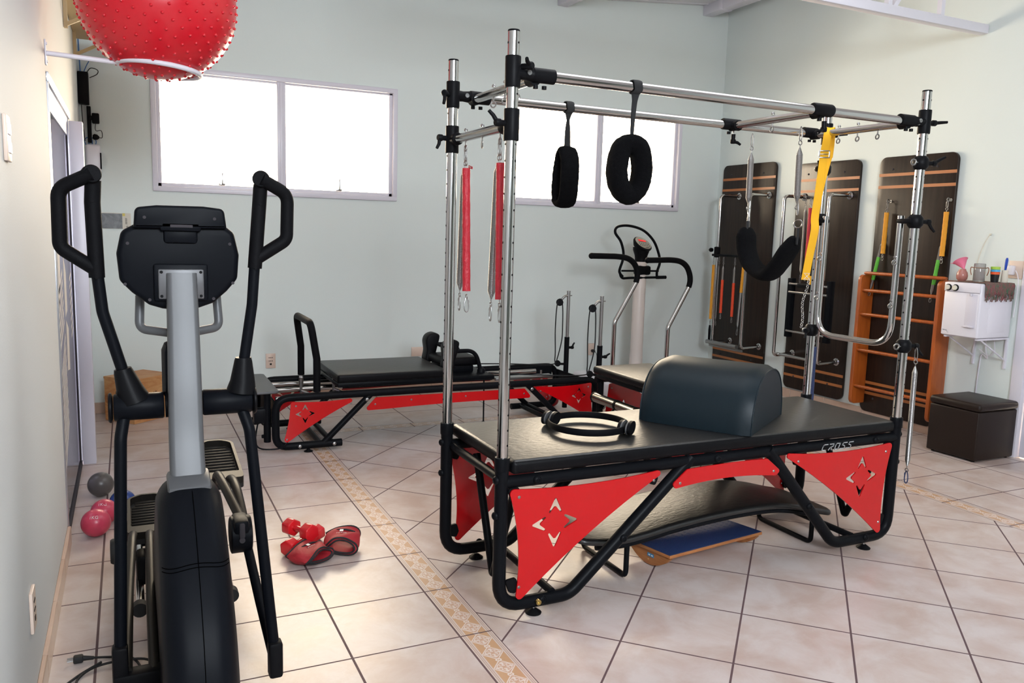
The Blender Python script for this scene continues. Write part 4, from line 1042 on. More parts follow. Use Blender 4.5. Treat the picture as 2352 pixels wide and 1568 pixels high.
for dz in (0.016, -0.016): b.box(c_+Vector((0, -0.0045, dz)), (0.034, 0.001, 0.0018), 0, R_)
part(t, 'stitching', b, 'print_white')

spring('long bare steel spring with a blue loop, hanging at the near right post', (PX1+0.045, 0.03, 0.995), 0.50, 0.0125, tilt=(0.02, 0.0, -1), topc=0.06, botc=0.062, botm='navy_sleeve')
spring('spring in a dark blue sleeve hanging at the far right post', (PX1+0.035, 0.672, 1.00), 0.48, 0.0165, 'navy_sleeve', (0.0, 1.0), (0.02, 0.0, -1), topc=0.06)
b = MB()
for i in range(26):
    c = Vector((PX1-0.07+0.01*math.sin(i*0.35)-i*0.0012, 0.645, 1.32-i*0.0115)); b.ring(c, 0.0065, 0.0016, (1, 0, 0) if i % 2 else (0.2, 1, 0), 10, 6, 1.0)
solo('chain', b, 'steel', 'thin steel chain hanging beside the far right post', 'chain', (PX1-0.07, 0.645, 1.32))

# ------------------------------------------------------------------ on and under the mat
A_, B_ = Vector((1.068, 0.465, 0)), Vector((1.355, 0.028, 0)); L_ = (B_-A_).length; dl = (B_-A_).normalized(); dw = Vector((-dl.y, dl.x, 0)); wB = 0.585
b = MB(); n = 40; K = 15; vs = []; rows = []
for i in range(K):
    s = i/(K-1); e_ = min(s, 1-s)*L_; k = 1-max(0, (0.028-e_)/0.028)**2*0.065
    row = []
    for j in range(n+1):
        a = PI*j/n; x = 0.5+0.5*math.copysign(abs(math.cos(a))**0.84, -math.cos(a)); z = 0.276*abs(math.sin(a))**0.82
        x = 0.5+(x-0.5)*k; z *= (1+(k-1)*1.0)
        row.append(len(vs)); vs.append(A_+dl*(s*L_)+dw*(x*wB)+Vector((0, 0, 0.641+z)))
    rows.append(row)
fs = []
for i in range(K-1):
    for j in range(n): fs.append((rows[i][j], rows[i][j+1], rows[i+1][j+1], rows[i+1][j]))
    fs.append((rows[i][n], rows[i][0], rows[i+1][0], rows[i+1][n]))
fs += [tuple(rows[0]), tuple(reversed(rows[-1]))]
b.add(vs, fs)
for s in (0, K-1): b.tube([vs[i] for i in rows[s]], 0.0035, 8)
solo('half_round_bolster', b, 'vinyl_green', 'dark green half round bolster lying on the black mat', 'bolster', (1.45, 0.4, 0.641), angle=50)

t = thing('pilates_ring', 'black pilates ring with two grey padded handles lying on the mat', 'pilates ring', (0.745, 0.40, 0.641))
rc = Vector((0.747, 0.385, 0.668)); b = MB(); RP = 0.175
b.band([rc+Vector((RP*math.cos(2*PI*i/64), RP*math.sin(2*PI*i/64), 0)) for i in range(64)], 0.030, 0.011, (0, 0, 1), True); part(t, 'hoop', b, 'foam_black')
for s in (1, -1):
    d = Vector((0.66, -0.75, 0)).normalized()*s; sd = Vector((-d.y, d.x, 0))
    b = MB()
    for q, m_ in ((0.018, 0), (-0.018, 0)):
        b.m(0); c = rc+d*(RP+q*1.15)+Vector((0, 0, 0.004))
        b.prism([(0.055*math.cos(a), 0.029*math.sin(a)) for a in [2*PI*i/28 for i in range(28)]], c-d*0.007, sd, (0, 0, 1), 0.014*(1 if sd.cross(Vector((0, 0, 1))).dot(d) > 0 else -1) or 0.014, (), 0.0)
    b.m(1)
    for q in (0.0115, -0.0115): b.prism([(0.0555*math.cos(a), 0.0295*math.sin(a)) for a in [2*PI*i/28 for i in range(28)]], rc+d*(RP+q)-d*0.003+Vector((0, 0, 0.004)), sd, (0, 0, 1), 0.006 if sd.cross(Vector((0, 0, 1))).dot(d) > 0 else -0.006)
    part(t, 'handle_pad', b, ['foam_black', 'silver_paint'])

# curved padded board under the table
t = thing('curved_board', 'black padded curved board stored under the trapeze table', 'padded board', (1.25, 0.4, 0))
prof = [(0.60, 0.215), (0.70, 0.195), (0.82, 0.185), (0.95, 0.195), (1.10, 0.215), (1.30, 0.232), (1.50, 0.240), (1.68, 0.236), (1.82, 0.215), (1.97, 0.175), (2.08, 0.150)]
pp = spline([(x, 0, z) for x, z in prof], 6)
b = MB(); N = len(pp)
def brd(i, NN):
    w = 0.205*min(1, 0.80+i/12, 0.80+(NN-1-i)/12); o = []
    for a, c in ((-w, -0.012), (-w-0.006, 0), (-w, 0.010), (-w+0.02, 0.014), (0, 0.0155), (w-0.02, 0.014), (w, 0.010), (w+0.006, 0), (w, -0.012)): o.append((a, c))
    return o
b.sweep([(p.x, 0.385, p.z) for p in pp], brd, False, True, (0, 1, 0)); part(t, 'padded_top', b, 'vinyl_black', angle=60)
b = MB()
for y in (0.20, 0.57): b.tube([(p.x, y, p.z-0.026) for p in pp[6:-6]], 0.012, 12)
for x in (0.86, 1.95): b.tube(fillet([(x, 0.20, 0.165), (x, 0.20, 0.014), (x, 0.57, 0.014), (x, 0.57, 0.165)], 0.03), 0.012, 12)
part(t, 'frame', b, 'powder_black')

# balance board
t = thing('balance_board', 'wooden rocker board with a blue rubber top on the floor below the table', 'balance board', (1.35, 0.28, 0))
Q0, Q1, Q3 = Vector((1.056, 0.150, 0)), Vector((1.662, 0.232, 0)), Vector((0.985, 0.405, 0)); ex = (Q1-Q0).normalized(); ey = (Q3-Q0); LY = 0.30; ey = Vector((-ex.y, ex.x, 0)); LXb = (Q1-Q0).length
R = Matrix((ex, ey, Vector((0, 0, 1)))).transposed(); mid = Q0+ex*LXb/2+ey*LY/2
tl = Matrix.Rotation(-0.05, 3, ex)
b = MB(); b.box(mid+Vector((0, 0, 0.080)), (LXb, LY, 0.014), 0.002, tl @ R); part(t, 'deck', b, 'ply_wood')
b = MB(); b.box(mid+Vector((0, 0, 0.0885)), (LXb-0.004, LY-0.006, 0.003), 0.001, tl @ R)
for i in range(16):
    for j in range(7): b.lathe([(0.008, 0), (0.006, 0.0015), (0, 0.0016)], mid+tl @ (R @ Vector((-LXb/2+0.02+i*(LXb-0.04)/15, LY/2-0.015-j*0.022, 0.0))) +Vector((0, 0, 0.0898)), (0, 0, 1), 8)
part(t, 'rubber_mat', b, 'blue_rubber')
for s in (0.009, LXb-0.03):
    b = MB(); arc = [(-0.142, 0.0)]+[(-0.142+0.284*i/16, -0.069*math.sin(PI*i/16)**0.75) for i in range(1, 16)]+[(0.142, 0.0)]
    b.prism(arc, mid+tl @ (ex*(-LXb/2+s))+Vector((0, 0, 0.0735)), ey, (0, 0, 1), 0.018); part(t, 'rocker', b, 'ply_wood')
b = MB(); c = mid-ex*(LXb/2-0.008)+Vector((0, 0, 0.052))
b.box(c-ex*0.0006-ey*0.02, (0.001, 0.042, 0.016), 0, R); part(t, 'blue_label', b, 'blue_label')
b = MB()
for k in (-0.030, -0.012): b.box(c-ex*0.0013+ey*k, (0.0008, 0.010, 0.006), 0, R)
part(t, 'printed_mark', b, 'print_white')
b = MB(); b.lathe([(0.005, 0), (0, 0.001)], mid-ex*(LXb/2-0.0085)-ey*0.005+Vector((0, 0, 0.028)), -ex, 12); part(t, 'peg', b, 'pine_wood')

# ================================================================== reformer
RN, RF, RZ = 2.715, 3.385, 0.375
RT = thing('reformer', 'low black reformer with red side panels standing near the back wall', 'reformer', (1.0, 3.05, 0))
for y, s in ((RN, 1), (RF, -1)):
    b = MB()
    b.tube(fillet([(0.205, y, 0.045), (-0.232, y, 0.045), (-0.232, y, RZ), (2.215, y, RZ), (2.215, y, 0.045), (1.80, y, 0.045)], [0.085, 0.10, 0.10, 0.085]), 0.0255, 18)
    b.cyl((0.085, y, 0.055), (0.415, y, RZ), 0.0215, n=16); b.cyl((1.945, y, 0.055), (1.60, y, RZ), 0.0215, n=16)
    p = part(RT, 'side_frame', b, 'powder_black')
    b = MB()
    for x, z in ((0.375, 0.335), (1.64, 0.335), (0.15, 0.045), (-0.08, 0.045), (2.0, 0.045)): b.lathe([(0.013, 0), (0.012, 0.006), (0.006, 0.010), (0, 0.010)], (x, y-s*0.022, z), (0, -s, 0), 14)
    part(p, 'bolt', b, 'steel' if s > 0 else 'powder_black')
    yp = y-s*0.028
    nl = tri_panel([(-0.138, 0.352), (0.342, 0.360), (-0.198, 0.052)], [-0.014, -0.018, -0.012], [0.014, 0.016, 0.018])
    side_panel(RT, nl, star_holes(-0.045, 0.266, 0.062), yp, [(-0.105, 0.322), (0.262, 0.318), (-0.165, 0.100)])
    nr = tri_panel([(1.625, 0.356), (2.155, 0.358), (2.180, 0.052)], [-0.015, -0.010, -0.016], [0.016, 0.014, 0.018])
    side_panel(RT, nr, star_holes(2.045, 0.262, 0.062), yp, [(1.71, 0.315), (2.125, 0.325), (2.15, 0.100)])
    ml = roundpoly([(0.435, 0.347), (1.575, 0.343), (1.640, 0.270)]+curve2((1.640, 0.268), (0.36, 0.256), -0.012)+[(0.352, 0.260)], 0.014, 4)
    side_panel(RT, ml, (), yp, [(0.43, 0.30), (0.69, 0.315), (1.1, 0.315), (1.57, 0.305)])
    for x in (-0.02, 2.0):
        f = MB(); f.lathe([(0.030, 0), (0.030, 0.004), (0.012, 0.014), (0.008, 0.022)], (x, y, 0), (0, 0, 1), 20); part(RT, 'levelling_foot', f, 'plastic_black')
for x, z in ((-0.232, 0.20), (2.215, 0.20)):
    b = MB(); b.box2((x-0.006, RN+0.02, 0.18), (x+0.006, RF-0.02, 0.35), 0.003); part(RT, 'end_plate', b, 'powder_black')
for x in (0.14, 0.06, 1.95, 1.88):
    b = MB(); b.cyl((x, RN, 0.05), (x, RF, 0.05), 0.0185, n=14); part(RT, 'cross_bar', b, 'powder_black')
for x0, x1 in ((-0.10, 0.14), (1.88, 2.12)):
    b = MB(); b.cyl((x0, RN+0.04, 0.14), (x1, RF-0.05, 0.06), 0.012, n=12); part(RT, 'brace', b, 'steel')
for y in (RN+0.075, RF-0.075):
    b = MB(); b.cyl((-0.22, y, 0.352), (1.98, y, 0.352), 0.019, n=18); part(RT, 'carriage_rail', b, 'chrome')
b = MB(); b.box2((-0.2, RF-0.05, 0.29), (2.15, RF-0.035, 0.385)); part(RT, 'inner_plate', b, 'powder_black')
# spring bar and its pins
b = MB(); b.cyl((-0.20, 3.10, 0.35), (0.30, 3.10, 0.352), 0.017, n=16)
part(RT, 'spring_tube', b, 'chrome')
for x in (0.005, 0.23):
    b = MB(); b.cyl((x-0.03, 2.93, 0.36), (x-0.03, 2.93, 0.46), 0.010, n=12); b.lathe([(0.012, 0), (0.016, 0.008), (0.010, 0.020), (0, 0.022)], (x-0.03, 2.93, 0.458), (0, 0, 1), 12); b.cyl((x-0.03, 2.93, 0.375), (x+0.05, 2.86, 0.345), 0.009, n=10); part(RT, 'gear_pin', b, 'steel')
# foot platform at the left end
b = MB(); b.prism(roundpoly([(-0.385, RN-0.005), (-0.205, RN+0.005), (-0.205, RF+0.015), (-0.385, RF+0.015)], [0.05, 0.03, 0.03, 0.05], 6), (0, 0, 0.405), (1, 0, 0), (0, 1, 0), 0.018, (), 0.006); part(RT, 'foot_platform', b, 'grey_plate')
for y in (RN+0.07, RF-0.07):
    b = MB(); b.cyl((-0.275, y, 0.07), (-0.275, y, 0.405), 0.024, n=14); b.lathe([(0.014, 0), (0.011, 0.012)], (-0.30, y, 0.11), (-1, 0, 0), 10); part(RT, 'platform_post', b, 'powder_black')
b = MB(); b.box2((-0.36, RN+0.05, 0.20), (-0.25, RN+0.12, 0.30), 0.01); b.tube(spline([(-0.33, RN+0.1, 0.2), (-0.36, RN+0.0, 0.10), (-0.33, RN-0.06, 0.06), (-0.20, RN-0.07, 0.06), (-0.14, RN+0.02, 0.10)]), 0.005, 8); part(RT, 'wire_hook', b, 'powder_black')
# foot bar
b = MB(); b.tube(fillet([(0.045, RN+0.03, 0.40), (0.045, RN+0.03, 0.62), (0.005, RN+0.03, 0.865), (0.005, RF-0.14, 0.865), (0.035, RF-0.14, 0.64), (0.035, RF-0.14, 0.43)], [0.05, 0.065, 0.065, 0.05]), 0.0245, 18); part(RT, 'foot_bar', b, 'foam_black')
b = MB(); b.cyl((0.035, RF-0.14, 0.35), (0.035, RF-0.14, 0.44), 0.017); b.cyl((0.045, RN+0.03, 0.35), (0.045, RN+0.03, 0.41), 0.017); part(RT, 'foot_bar_socket', b, 'steel')
# carriage
b = MB(); b.box2((0.185, RN+0.025, 0.446), (0.985, RF+0.005, 0.506), 0.018, 4); part(RT, 'padded_carriage', shade_sides(b), ['vinyl_black', 'vinyl_shaded'])
b = MB(); b.box2((0.19, RN+0.045, 0.412), (1.36, RF-0.02, 0.446), 0.008); part(RT, 'carriage_frame', b, 'powder_black')
b = MB(); b.box2((1.0, RN+0.20, 0.495), (1.30, RF-0.15, 0.560), 0.022, 4); part(RT, 'head_rest', b, 'vinyl_shaded')
b = MB(); b.box2((1.02, RN+0.22, 0.446), (1.26, RF-0.18, 0.495), 0.005); part(RT, 'head_rest_base', b, 'powder_black')
for y in (RN+0.150, RF-0.105):
    prof = roundpoly([(0.0, 0.0), (0.085, 0.0), (0.135, 0.215), (0.075, 0.235), (0.0, 0.170)], [0.01, 0.03, 0.04, 0.05, 0.03], 6)
    prof = [(0, 0), (0.07, 0.0), (0.082, 0.06), (0.100, 0.13), (0.112, 0.185), (0.105, 0.205), (0.075, 0.218), (0.04, 0.212), (0.012, 0.19), (0.0, 0.15), (0.008, 0.08)]
    q = [(v.x, v.y) for v in spline([(a, c, 0) for a, c in prof], 4, True)]
    b = MB(); b.prism(q, (0.985, y+0.060, 0.490), (1, 0, 0), (0, 0, 1), 0.115, (), 0.016); part(RT, 'shoulder_rest', b, 'vinyl_shaded')
b = MB(); b.cyl((1.07, RN+0.15, 0.62), (1.07, RF-0.1, 0.62), 0.011); part(RT, 'rest_bar', b, 'powder_black')
for y in (RN+0.165, RF-0.12):
    b = MB(); b.tube(fillet([(1.09, y, 0.615), (1.25, y, 0.615), (1.30, y, 0.45)], [0.10], 10), 0.0155, 14); b.lathe([(0.03, 0), (0.03, 0.02), (0.02, 0.035)], (1.30, y, 0.446), (0, 0, 1), 14); part(RT, 'handle_loop', b, 'powder_black')
b = MB(); b.cyl((1.40, 3.05, 0.36), (1.425, 3.10, 0.006), 0.006, n=10); b.lathe([(0.022, 0), (0.020, 0.005), (0.007, 0.012)], (1.425, 3.10, 0), (0, 0, 1), 16); part(RT, 'centre_stand', b, 'powder_black')
# pulley posts, pulleys, ropes
for y, k in ((RN+0.03, 0), (RF-0.11, 1)):
    b = MB(); b.cyl((2.252, y, 0.03), (2.252, y, 0.635), 0.0215, n=18); p = part(RT, 'pulley_post', b, 'powder_black')
    b = MB(); b.cyl((2.252, y, 0.63), (2.252, y, 1.022), 0.0145, n=18); b.lathe([(0.0165, 0), (0.0165, 0.004)], (2.252, y, 1.02), (0, 0, 1), 16); part(p, 'sliding_tube', b, 'steel')
    b = MB(); lever(b, (2.27, y, 0.545), (1, -0.1, 0), (0.1, 0, 1) if k else (0.5, 0.2, 0.35), 0.04); part(p, 'lever', b, 'plastic_black')
    b = MB(); b.tube(spline([(2.25, y, 0.985), (2.215, y-0.005, 0.98), (2.185, y-0.008, 0.955)]), 0.010, 10); b.cyl((2.26, y, 0.985), (2.285, y, 0.985), 0.005, n=8); part(p, 'pulley_arm', b, 'steel')
    b = MB(); b.lathe([(0.013, -0.009), (0.030, -0.009), (0.026, -0.002), (0.026, 0.002), (0.030, 0.009), (0.013, 0.009)], (2.165, y-0.01, 0.930), (0.5, 1, 0), 20); b.lathe([(0.013, -0.009), (0.026, -0.009), (0.022, 0), (0.026, 0.009), (0.013, 0.009)], (2.165, y-0.01, 0.415), (0.4, 1, 0), 20); b.cyl((2.165, y, 0.41), (2.235, y, 0.405), 0.010, n=10); part(p, 'pulley', b, 'plastic_black')
    b = MB(); b.tube(spline([(1.33, y+(0.06 if k == 0 else -0.05), 0.455), (1.70, y, 0.43), (2.10, y-0.005, 0.408), (2.138, y-0.01, 0.46), (2.132, y-0.01, 0.70), (2.140, y-0.01, 0.90), (2.165, y-0.01, 0.958), (2.192, y-0.01, 0.91), (2.200, y-0.01, 0.75), (2.195, y-0.01, 0.60), (2.150+0.0, y-0.01, 0.42)], 8), 0.0048, 8); part(RT, 'rope', b, 'webbing_black')
b = MB(); b.box2((1.45, RN+0.22, 0.36), (1.95, RN+0.30, 0.385), 0.004)
b.cyl((1.86, RN+0.26, 0.36), (1.86, RN+0.26, 0.42), 0.008, n=10); part(RT, 'stopper_bar', b, 'steel')

# ================================================================== combo chair
CT = thing('combo_chair', 'pilates chair with padded seat and red panels behind the green bolster', 'pilates chair', (2.03, 1.80, 0))
CX0, CX1, CY0, CY1, CZ = 1.80, 2.28, 1.47, 2.10, 0.602
b = MB(); b.box2((CX0, CY0, CZ-0.055), (CX1, CY1, CZ), 0.020, 4); part(CT, 'padded_seat', shade_sides(b), ['vinyl_black', 'vinyl_shaded'])
b = MB(); b.box2((CX0+0.02, CY0+0.02, CZ-0.085), (CX1-0.02, CY1-0.02, CZ-0.056), 0.006); part(CT, 'seat_board', b, 'powder_black')
for y, s in ((CY0+0.02, 1), (CY1-0.02, -1)):
    b = MB(); b.tube(fillet([(CX0+0.06, y, CZ-0.07), (CX0+0.06, y, 0.035), (2.62, y, 0.035), (CX1, y, 0.30), (CX1-0.02, y, CZ-0.07)], [0.06, 0.05, 0.08]), 0.0225, 16); b.cyl((CX0+0.02, y, CZ-0.095), (CX1-0.02, y, CZ-0.095), 0.0225)
    p = part(CT, 'side_frame', b, 'powder_black')
    yp = y+s*0.0+(-0.028 if s > 0 else 0.028)
    pn = tri_panel([(CX0+0.10, 0.500), (CX0+0.06, 0.075), (2.42, 0.120)], [0.012, 0.03, -0.06], [0.02, 0.02, 0.02])
    pn = roundpoly([(CX0+0.13, 0.475), (2.01, 0.470)]+curve2((2.01, 0.470), (2.50, 0.130), 0.045)+[(2.50, 0.130), (2.46, 0.085), (CX0+0.09, 0.085)], 0.012, 4)
    side_panel(CT, pn, star_holes(2.055, 0.265, 0.085), y, [(CX0+0.15, 0.44), (2.44, 0.12), (CX0+0.13, 0.11)])
for x in (CX0+0.06, 2.55):
    b = MB(); b.cyl((x, CY0+0.02, 0.035), (x, CY1-0.02, 0.035), 0.0205); part(CT, 'cross_bar', b, 'powder_black')
for i, (y0, y1) in enumerate(((CY0+0.10, 1.775), (1.800, CY1-0.03))):
    b = MB(); b.cyl((1.815, y0, 0.385), (1.815, y1, 0.385), 0.0335, n=24); q = part(CT, 'foot_pedal', b, 'dark_chrome')
    b = MB(); b.cyl((1.815, y0-0.018, 0.385), (1.815, y0, 0.385), 0.035, n=24); b.cyl((1.815, y1, 0.385), (1.815, y1+0.012, 0.385), 0.036, n=24); part(q, 'end_cap', b, 'plastic_black')
    b = MB(); b.tube([(1.83, (y0+y1)/2, 0.37), (2.15, (y0+y1)/2, 0.22), (2.50, (y0+y1)/2, 0.07)], 0.014, 12); part(CT, 'pedal_arm', b, 'powder_black')
for y in (1.66, 1.80, 1.93, 2.06):
    b = MB(); b.cyl((1.90, y, 0.335), (1.855, y-0.01, 0.300), 0.013, n=12); b.lathe([(0.0125, 0), (0.0125, 0.004), (0, 0.004)], (1.90, y, 0.335), (0.6, 0.2, 0.6), 12); part(CT, 'spring_peg', b, 'chrome')

# ================================================================== vibration platform
VT = thing('vibration_platform', 'vibration platform with cream column, chrome handlebars and red display against the back wall', 'vibration platform', (3.15, 3.65, 0))
b = MB(); b.box2((2.76, 3.22, 0.03), (3.62, 4.05, 0.195), 0.03, 3); part(VT, 'base', b, 'white_plastic')
b = MB(); b.box2((2.80, 3.26, 0.0), (3.58, 4.0, 0.035), 0.008); b.box2((2.80, 3.26, 0.19), (3.50, 3.80, 0.205), 0.006); part(VT, 'rubber_deck', b, 'rubber_black')
cx, cy = 3.385, 3.90
b = MB(); b.lathe([(0.072, 0.19), (0.066, 0.24), (0.060, 0.40), (0.060, 1.245), (0.058, 1.25)], (cx, cy, 0), (0, 0, 1), 32); part(VT, 'column', b, 'column_cream')
b = MB(); b.lathe([(0.058, 1.25), (0.058, 1.285), (0.062, 1.31), (0.080, 1.36), (0.082, 1.39)], (cx, cy, 0), (0, 0, 1), 28)
b.lathe([(0.075, -0.05), (0.098, -0.012), (0.098, 0.0), (0.090, 0.006)], (cx, cy-0.02, 1.425), (0.15, -0.62, 0.78), 32)
p = part(VT, 'console', b, 'plastic_black')
ax = Vector((0.15, -0.62, 0.78)).normalized(); xa = Vector((1, 0, 0)); xa = (xa-ax*xa.dot(ax)).normalized(); ya = ax.cross(xa); o_ = Vector((cx, cy-0.02, 1.425))+ax*0.0065
b = MB(); b.prism([(0.086*math.cos(a), 0.086*math.sin(a)) for a in [2*PI*i/32 for i in range(32)]], o_, xa, ya, 0.002); part(p, 'control_panel', b, 'panel_silver')
b = MB(); b.box(o_+ax*0.003+ya*0.030, (0.092, 0.032, 0.002), 0, Matrix((xa, ya, ax)).transposed()); part(p, 'display', b, 'led_dark')
for i in range(6):
    pass
b = MB()
for i in range(6):
    for dx, dy, w_, h_ in ((0, 0.008, 0.008, 0.002), (0, 0, 0.008, 0.002), (0, -0.008, 0.008, 0.002), (0.005, 0.004, 0.002, 0.008), (0.005, -0.004, 0.002, 0.008), (-0.005, 0.004, 0.002, 0.008), (-0.005, -0.004, 0.002, 0.008)):
        b.box(o_+ax*0.0045+ya*(0.030+dy)+xa*(-0.036+i*0.0145+dx), (w_, h_, 0.001), 0, Matrix((xa, ya, ax)).transposed())
part(p, 'display_digits', b, 'led_red')
b = MB()
for i in range(-2, 3):
    for j in (0, 1): b.lathe([(0.007, 0), (0.006, 0.003), (0, 0.0035)], o_+ax*0.002+xa*i*0.026+ya*(-0.012-j*0.026), ax, 12)
part(p, 'button', b, 'grey_plate')
for pts, fpts in ((fillet([(2.795, 3.40, 0.20), (2.795, 3.40, 0.735), (3.005, 3.40, 1.085), (3.01, 3.40, 1.13)], [0.10, 0.05]), spline([(3.003, 3.40, 1.085), (3.014, 3.40, 1.14), (3.004, 3.40, 1.205), (2.965, 3.40, 1.262), (2.90, 3.40, 1.298), (2.80, 3.40, 1.312), (2.68, 3.40, 1.314), (2.535, 3.40, 1.315)], 5)),
                  (fillet([(3.330, 3.34, 0.20), (3.330, 3.34, 0.680), (3.530, 3.34, 1.030), (3.54, 3.34, 1.07)], [0.10, 0.05]), spline([(3.538, 3.34, 1.045), (3.550, 3.34, 1.10), (3.540, 3.34, 1.165), (3.500, 3.34, 1.235), (3.43, 3.34, 1.277), (3.33, 3.34, 1.290), (3.20, 3.34, 1.288), (3.075, 3.34, 1.285)], 5))):
    b = MB(); b.tube(pts, 0.0205, 18); q = part(VT, 'handlebar', b, 'chrome')
    b = MB(); b.tube(fpts, 0.0255, 16); b.sphere(fpts[-1], 0.027, 16); part(q, 'foam_grip', b, 'foam_black')
b = MB(); b.tube(spline([(3.155, 3.85, 1.11), (3.115, 3.85, 1.16), (3.145, 3.85, 1.26), (3.150, 3.85, 1.34), (3.115, 3.85, 1.44), (3.050, 3.85, 1.52), (3.075, 3.85, 1.575), (3.20, 3.85, 1.588), (3.36, 3.85, 1.55), (3.48, 3.85, 1.46), (3.545, 3.85, 1.35), (3.572, 3.85, 1.25), (3.545, 3.85, 1.16), (3.545, 3.85, 1.115)], 7), 0.0125, 12)
b.tube(spline([(3.120, 3.85, 1.15), (3.150, 3.85, 1.098), (3.25, 3.85, 1.098), (3.635, 3.85, 1.105)], 6), 0.012, 12); b.cyl((3.54, 3.85, 1.103), (3.65, 3.85, 1.105), 0.0165); b.cyl((3.14, 3.85, 1.165), (3.56, 3.85, 1.165), 0.009)
b.box((cx, cy-0.03, 1.17), (0.16, 0.08, 0.09), 0.02); part(VT, 'handle_loop', b, 'powder_black')

# ================================================================== elliptical trainer
ET = thing('elliptical_trainer', 'black and silver elliptical trainer seen from its front, beside the left wall', 'elliptical trainer', (-0.935, 0.1, 0))
EX = -0.935
# upright
b = MB()
cp = [(EX, -0.16, 0.70), (EX, -0.10, 0.85), (EX+0.002, -0.06, 1.02), (EX+0.004, -0.02, 1.18), (EX+0.004, 0.01, 1.345)]
def colsec(i, N):
    w = 0.0495-0.0065*i/(N-1); h = 0.035; o = []
    for sx_, sy_ in ((1, 1), (-1, 1), (-1, -1), (1, -1)):
        for k in range(5):
            a = {(1, 1): 0, (-1, 1): 1, (-1, -1): 2, (1, -1): 3}[(sx_, sy_)]*PI/2+k*PI/8; o.append((sx_*(w-0.016)+0.016*math.cos(a), sy_*(h-0.016)+0.016*math.sin(a)))
    return o
b.sweep(spline(cp, 6), colsec, False, True, (1, 0, 0)); part(ET, 'upright', b, 'silver_paint')
# front shroud
pr = [(-0.10, 0.745), (-0.19, 0.755), (-0.27, 0.728), (-0.36, 0.660), (-0.46, 0.560), (-0.55, 0.44), (-0.60, 0.31), (-0.615, 0.18), (-0.60, 0.07), (-0.52, 0.035), (0.30, 0.035), (0.42, 0.10), (0.44, 0.22), (0.38, 0.36), (0.26, 0.50), (0.12, 0.63), (0.0, 0.71)]
q = [(v.x, v.y) for v in spline([(a, c, 0) for a, c in pr], 4, True)]
def shroud(seg, x0, x1): pass
b = MB(); bm = bmesh.new(); ns = 18; rows = []
c0 = Vector((-0.10, 0.36))
for i in range(ns+1):
    t_ = -1+2*i/ns; k = 1-0.135*abs(t_)**4.5; row = []
    for a, c in q:
        wd_ = 0.087+0.005*max(0, min(1, (0.75-c)/0.45))
        row.append(bm.verts.new((EX+t_*wd_, c0.x+(a-c0.x)*k, c0.y+(c-c0.y)*k)))
    rows.append(row)
for i in range(ns):
    for j in range(len(q)): bm.faces.new((rows[i][j], rows[i][(j+1) % len(q)], rows[i+1][(j+1) % len(q)], rows[i+1][j]))
bm.faces.new(rows[0]); bm.faces.new(list(reversed(rows[-1])))
b.bm(bm); sh = part(ET, 'front_shroud', b, 'machine_black', angle=50)
b = MB()
line = [p for p in q if p[0] < 0.0 and p[1] > 0.05 and not (p[0] > -0.52 and p[1] < 0.2)]
line.sort(key=lambda p: math.atan2(p[1]-0.36, p[0]+0.10)); line = [p for p in line if True]
fr = [(v.x, v.y) for v in spline([(a, c, 0) for a, c in pr[1:10]], 4)]
b.band([(EX+0.004, a-0.0005, c+0.0008) for a, c in fr], 0.0022, 0.0022, (1, 0, 0), n=6)
for dz in (0.0, -0.008):
    seam = []
    for i in range(21):
        t_ = -0.95+1.9*i/20; k = 1-0.135*abs(t_)**4.5; zz = 0.600-0.018*t_*t_+dz
        # front surface at this height
        yy = None
        for (a0, z0), (a1, z1) in zip(fr, fr[1:]):
            A0_, Z0_, A1_, Z1_ = c0.x+(a0-c0.x)*k, c0.y+(z0-c0.y)*k, c0.x+(a1-c0.x)*k, c0.y+(z1-c0.y)*k
            if (Z0_-zz)*(Z1_-zz) <= 0 and Z0_ != Z1_: yy = A0_+(A1_-A0_)*(zz-Z0_)/(Z1_-Z0_)
        wd_ = 0.087+0.005*max(0, min(1, (0.75-zz)/0.45))
        if yy is not None: seam.append((EX+t_*wd_, yy-0.0006, zz+0.0006))
    if len(seam) > 2: b.tube(seam, 0.0012, 6)
part(sh, 'seam', b, 'rubber_dark')
b = MB(); b.box((EX, -0.175, 0.752), (0.118, 0.11, 0.03), 0.012, Matrix.Rotation(0.25, 3, 'X')); part(sh, 'collar_plate', b, 'silver_paint')
# rocker shaft
for s, x0, x1 in ((-1, -1.128, -0.990), (1, -0.880, -0.735)):
    b = MB(); b.tube([(x0, 0, 0.948), (x0+0.004, 0, 0.948), (x1-0.004, 0, 0.948), (x1, 0, 0.948)], [0.037, 0.040, 0.040, 0.037], 32); part(ET, 'pivot_sleeve', b, 'machine_black')
    b = MB(); xe = x0 if s < 0 else x1; b.tube([(xe+s*0.002, 0, 0.948), (xe+s*0.006, 0, 0.948), (xe+s*0.010, 0, 0.948), (xe+s*0.014, 0, 0.948)], [0.036, 0.045, 0.045, 0.041], 32); part(ET, 'end_cap', b, 'plastic_black')
    b = MB(); xi = x1 if s < 0 else x0; b.cyl((xi-s*0.004, 0, 0.948), (EX+s*0.03, 0, 0.948), 0.0385, n=28); b.lathe([(0.006, 0), (0.006, 0.003), (0, 0.003)], (xi-s*0.018, -0.032, 0.925), (0, -1, -0.4), 10); part(ET, 'clamp_collar', b, 'machine_black')
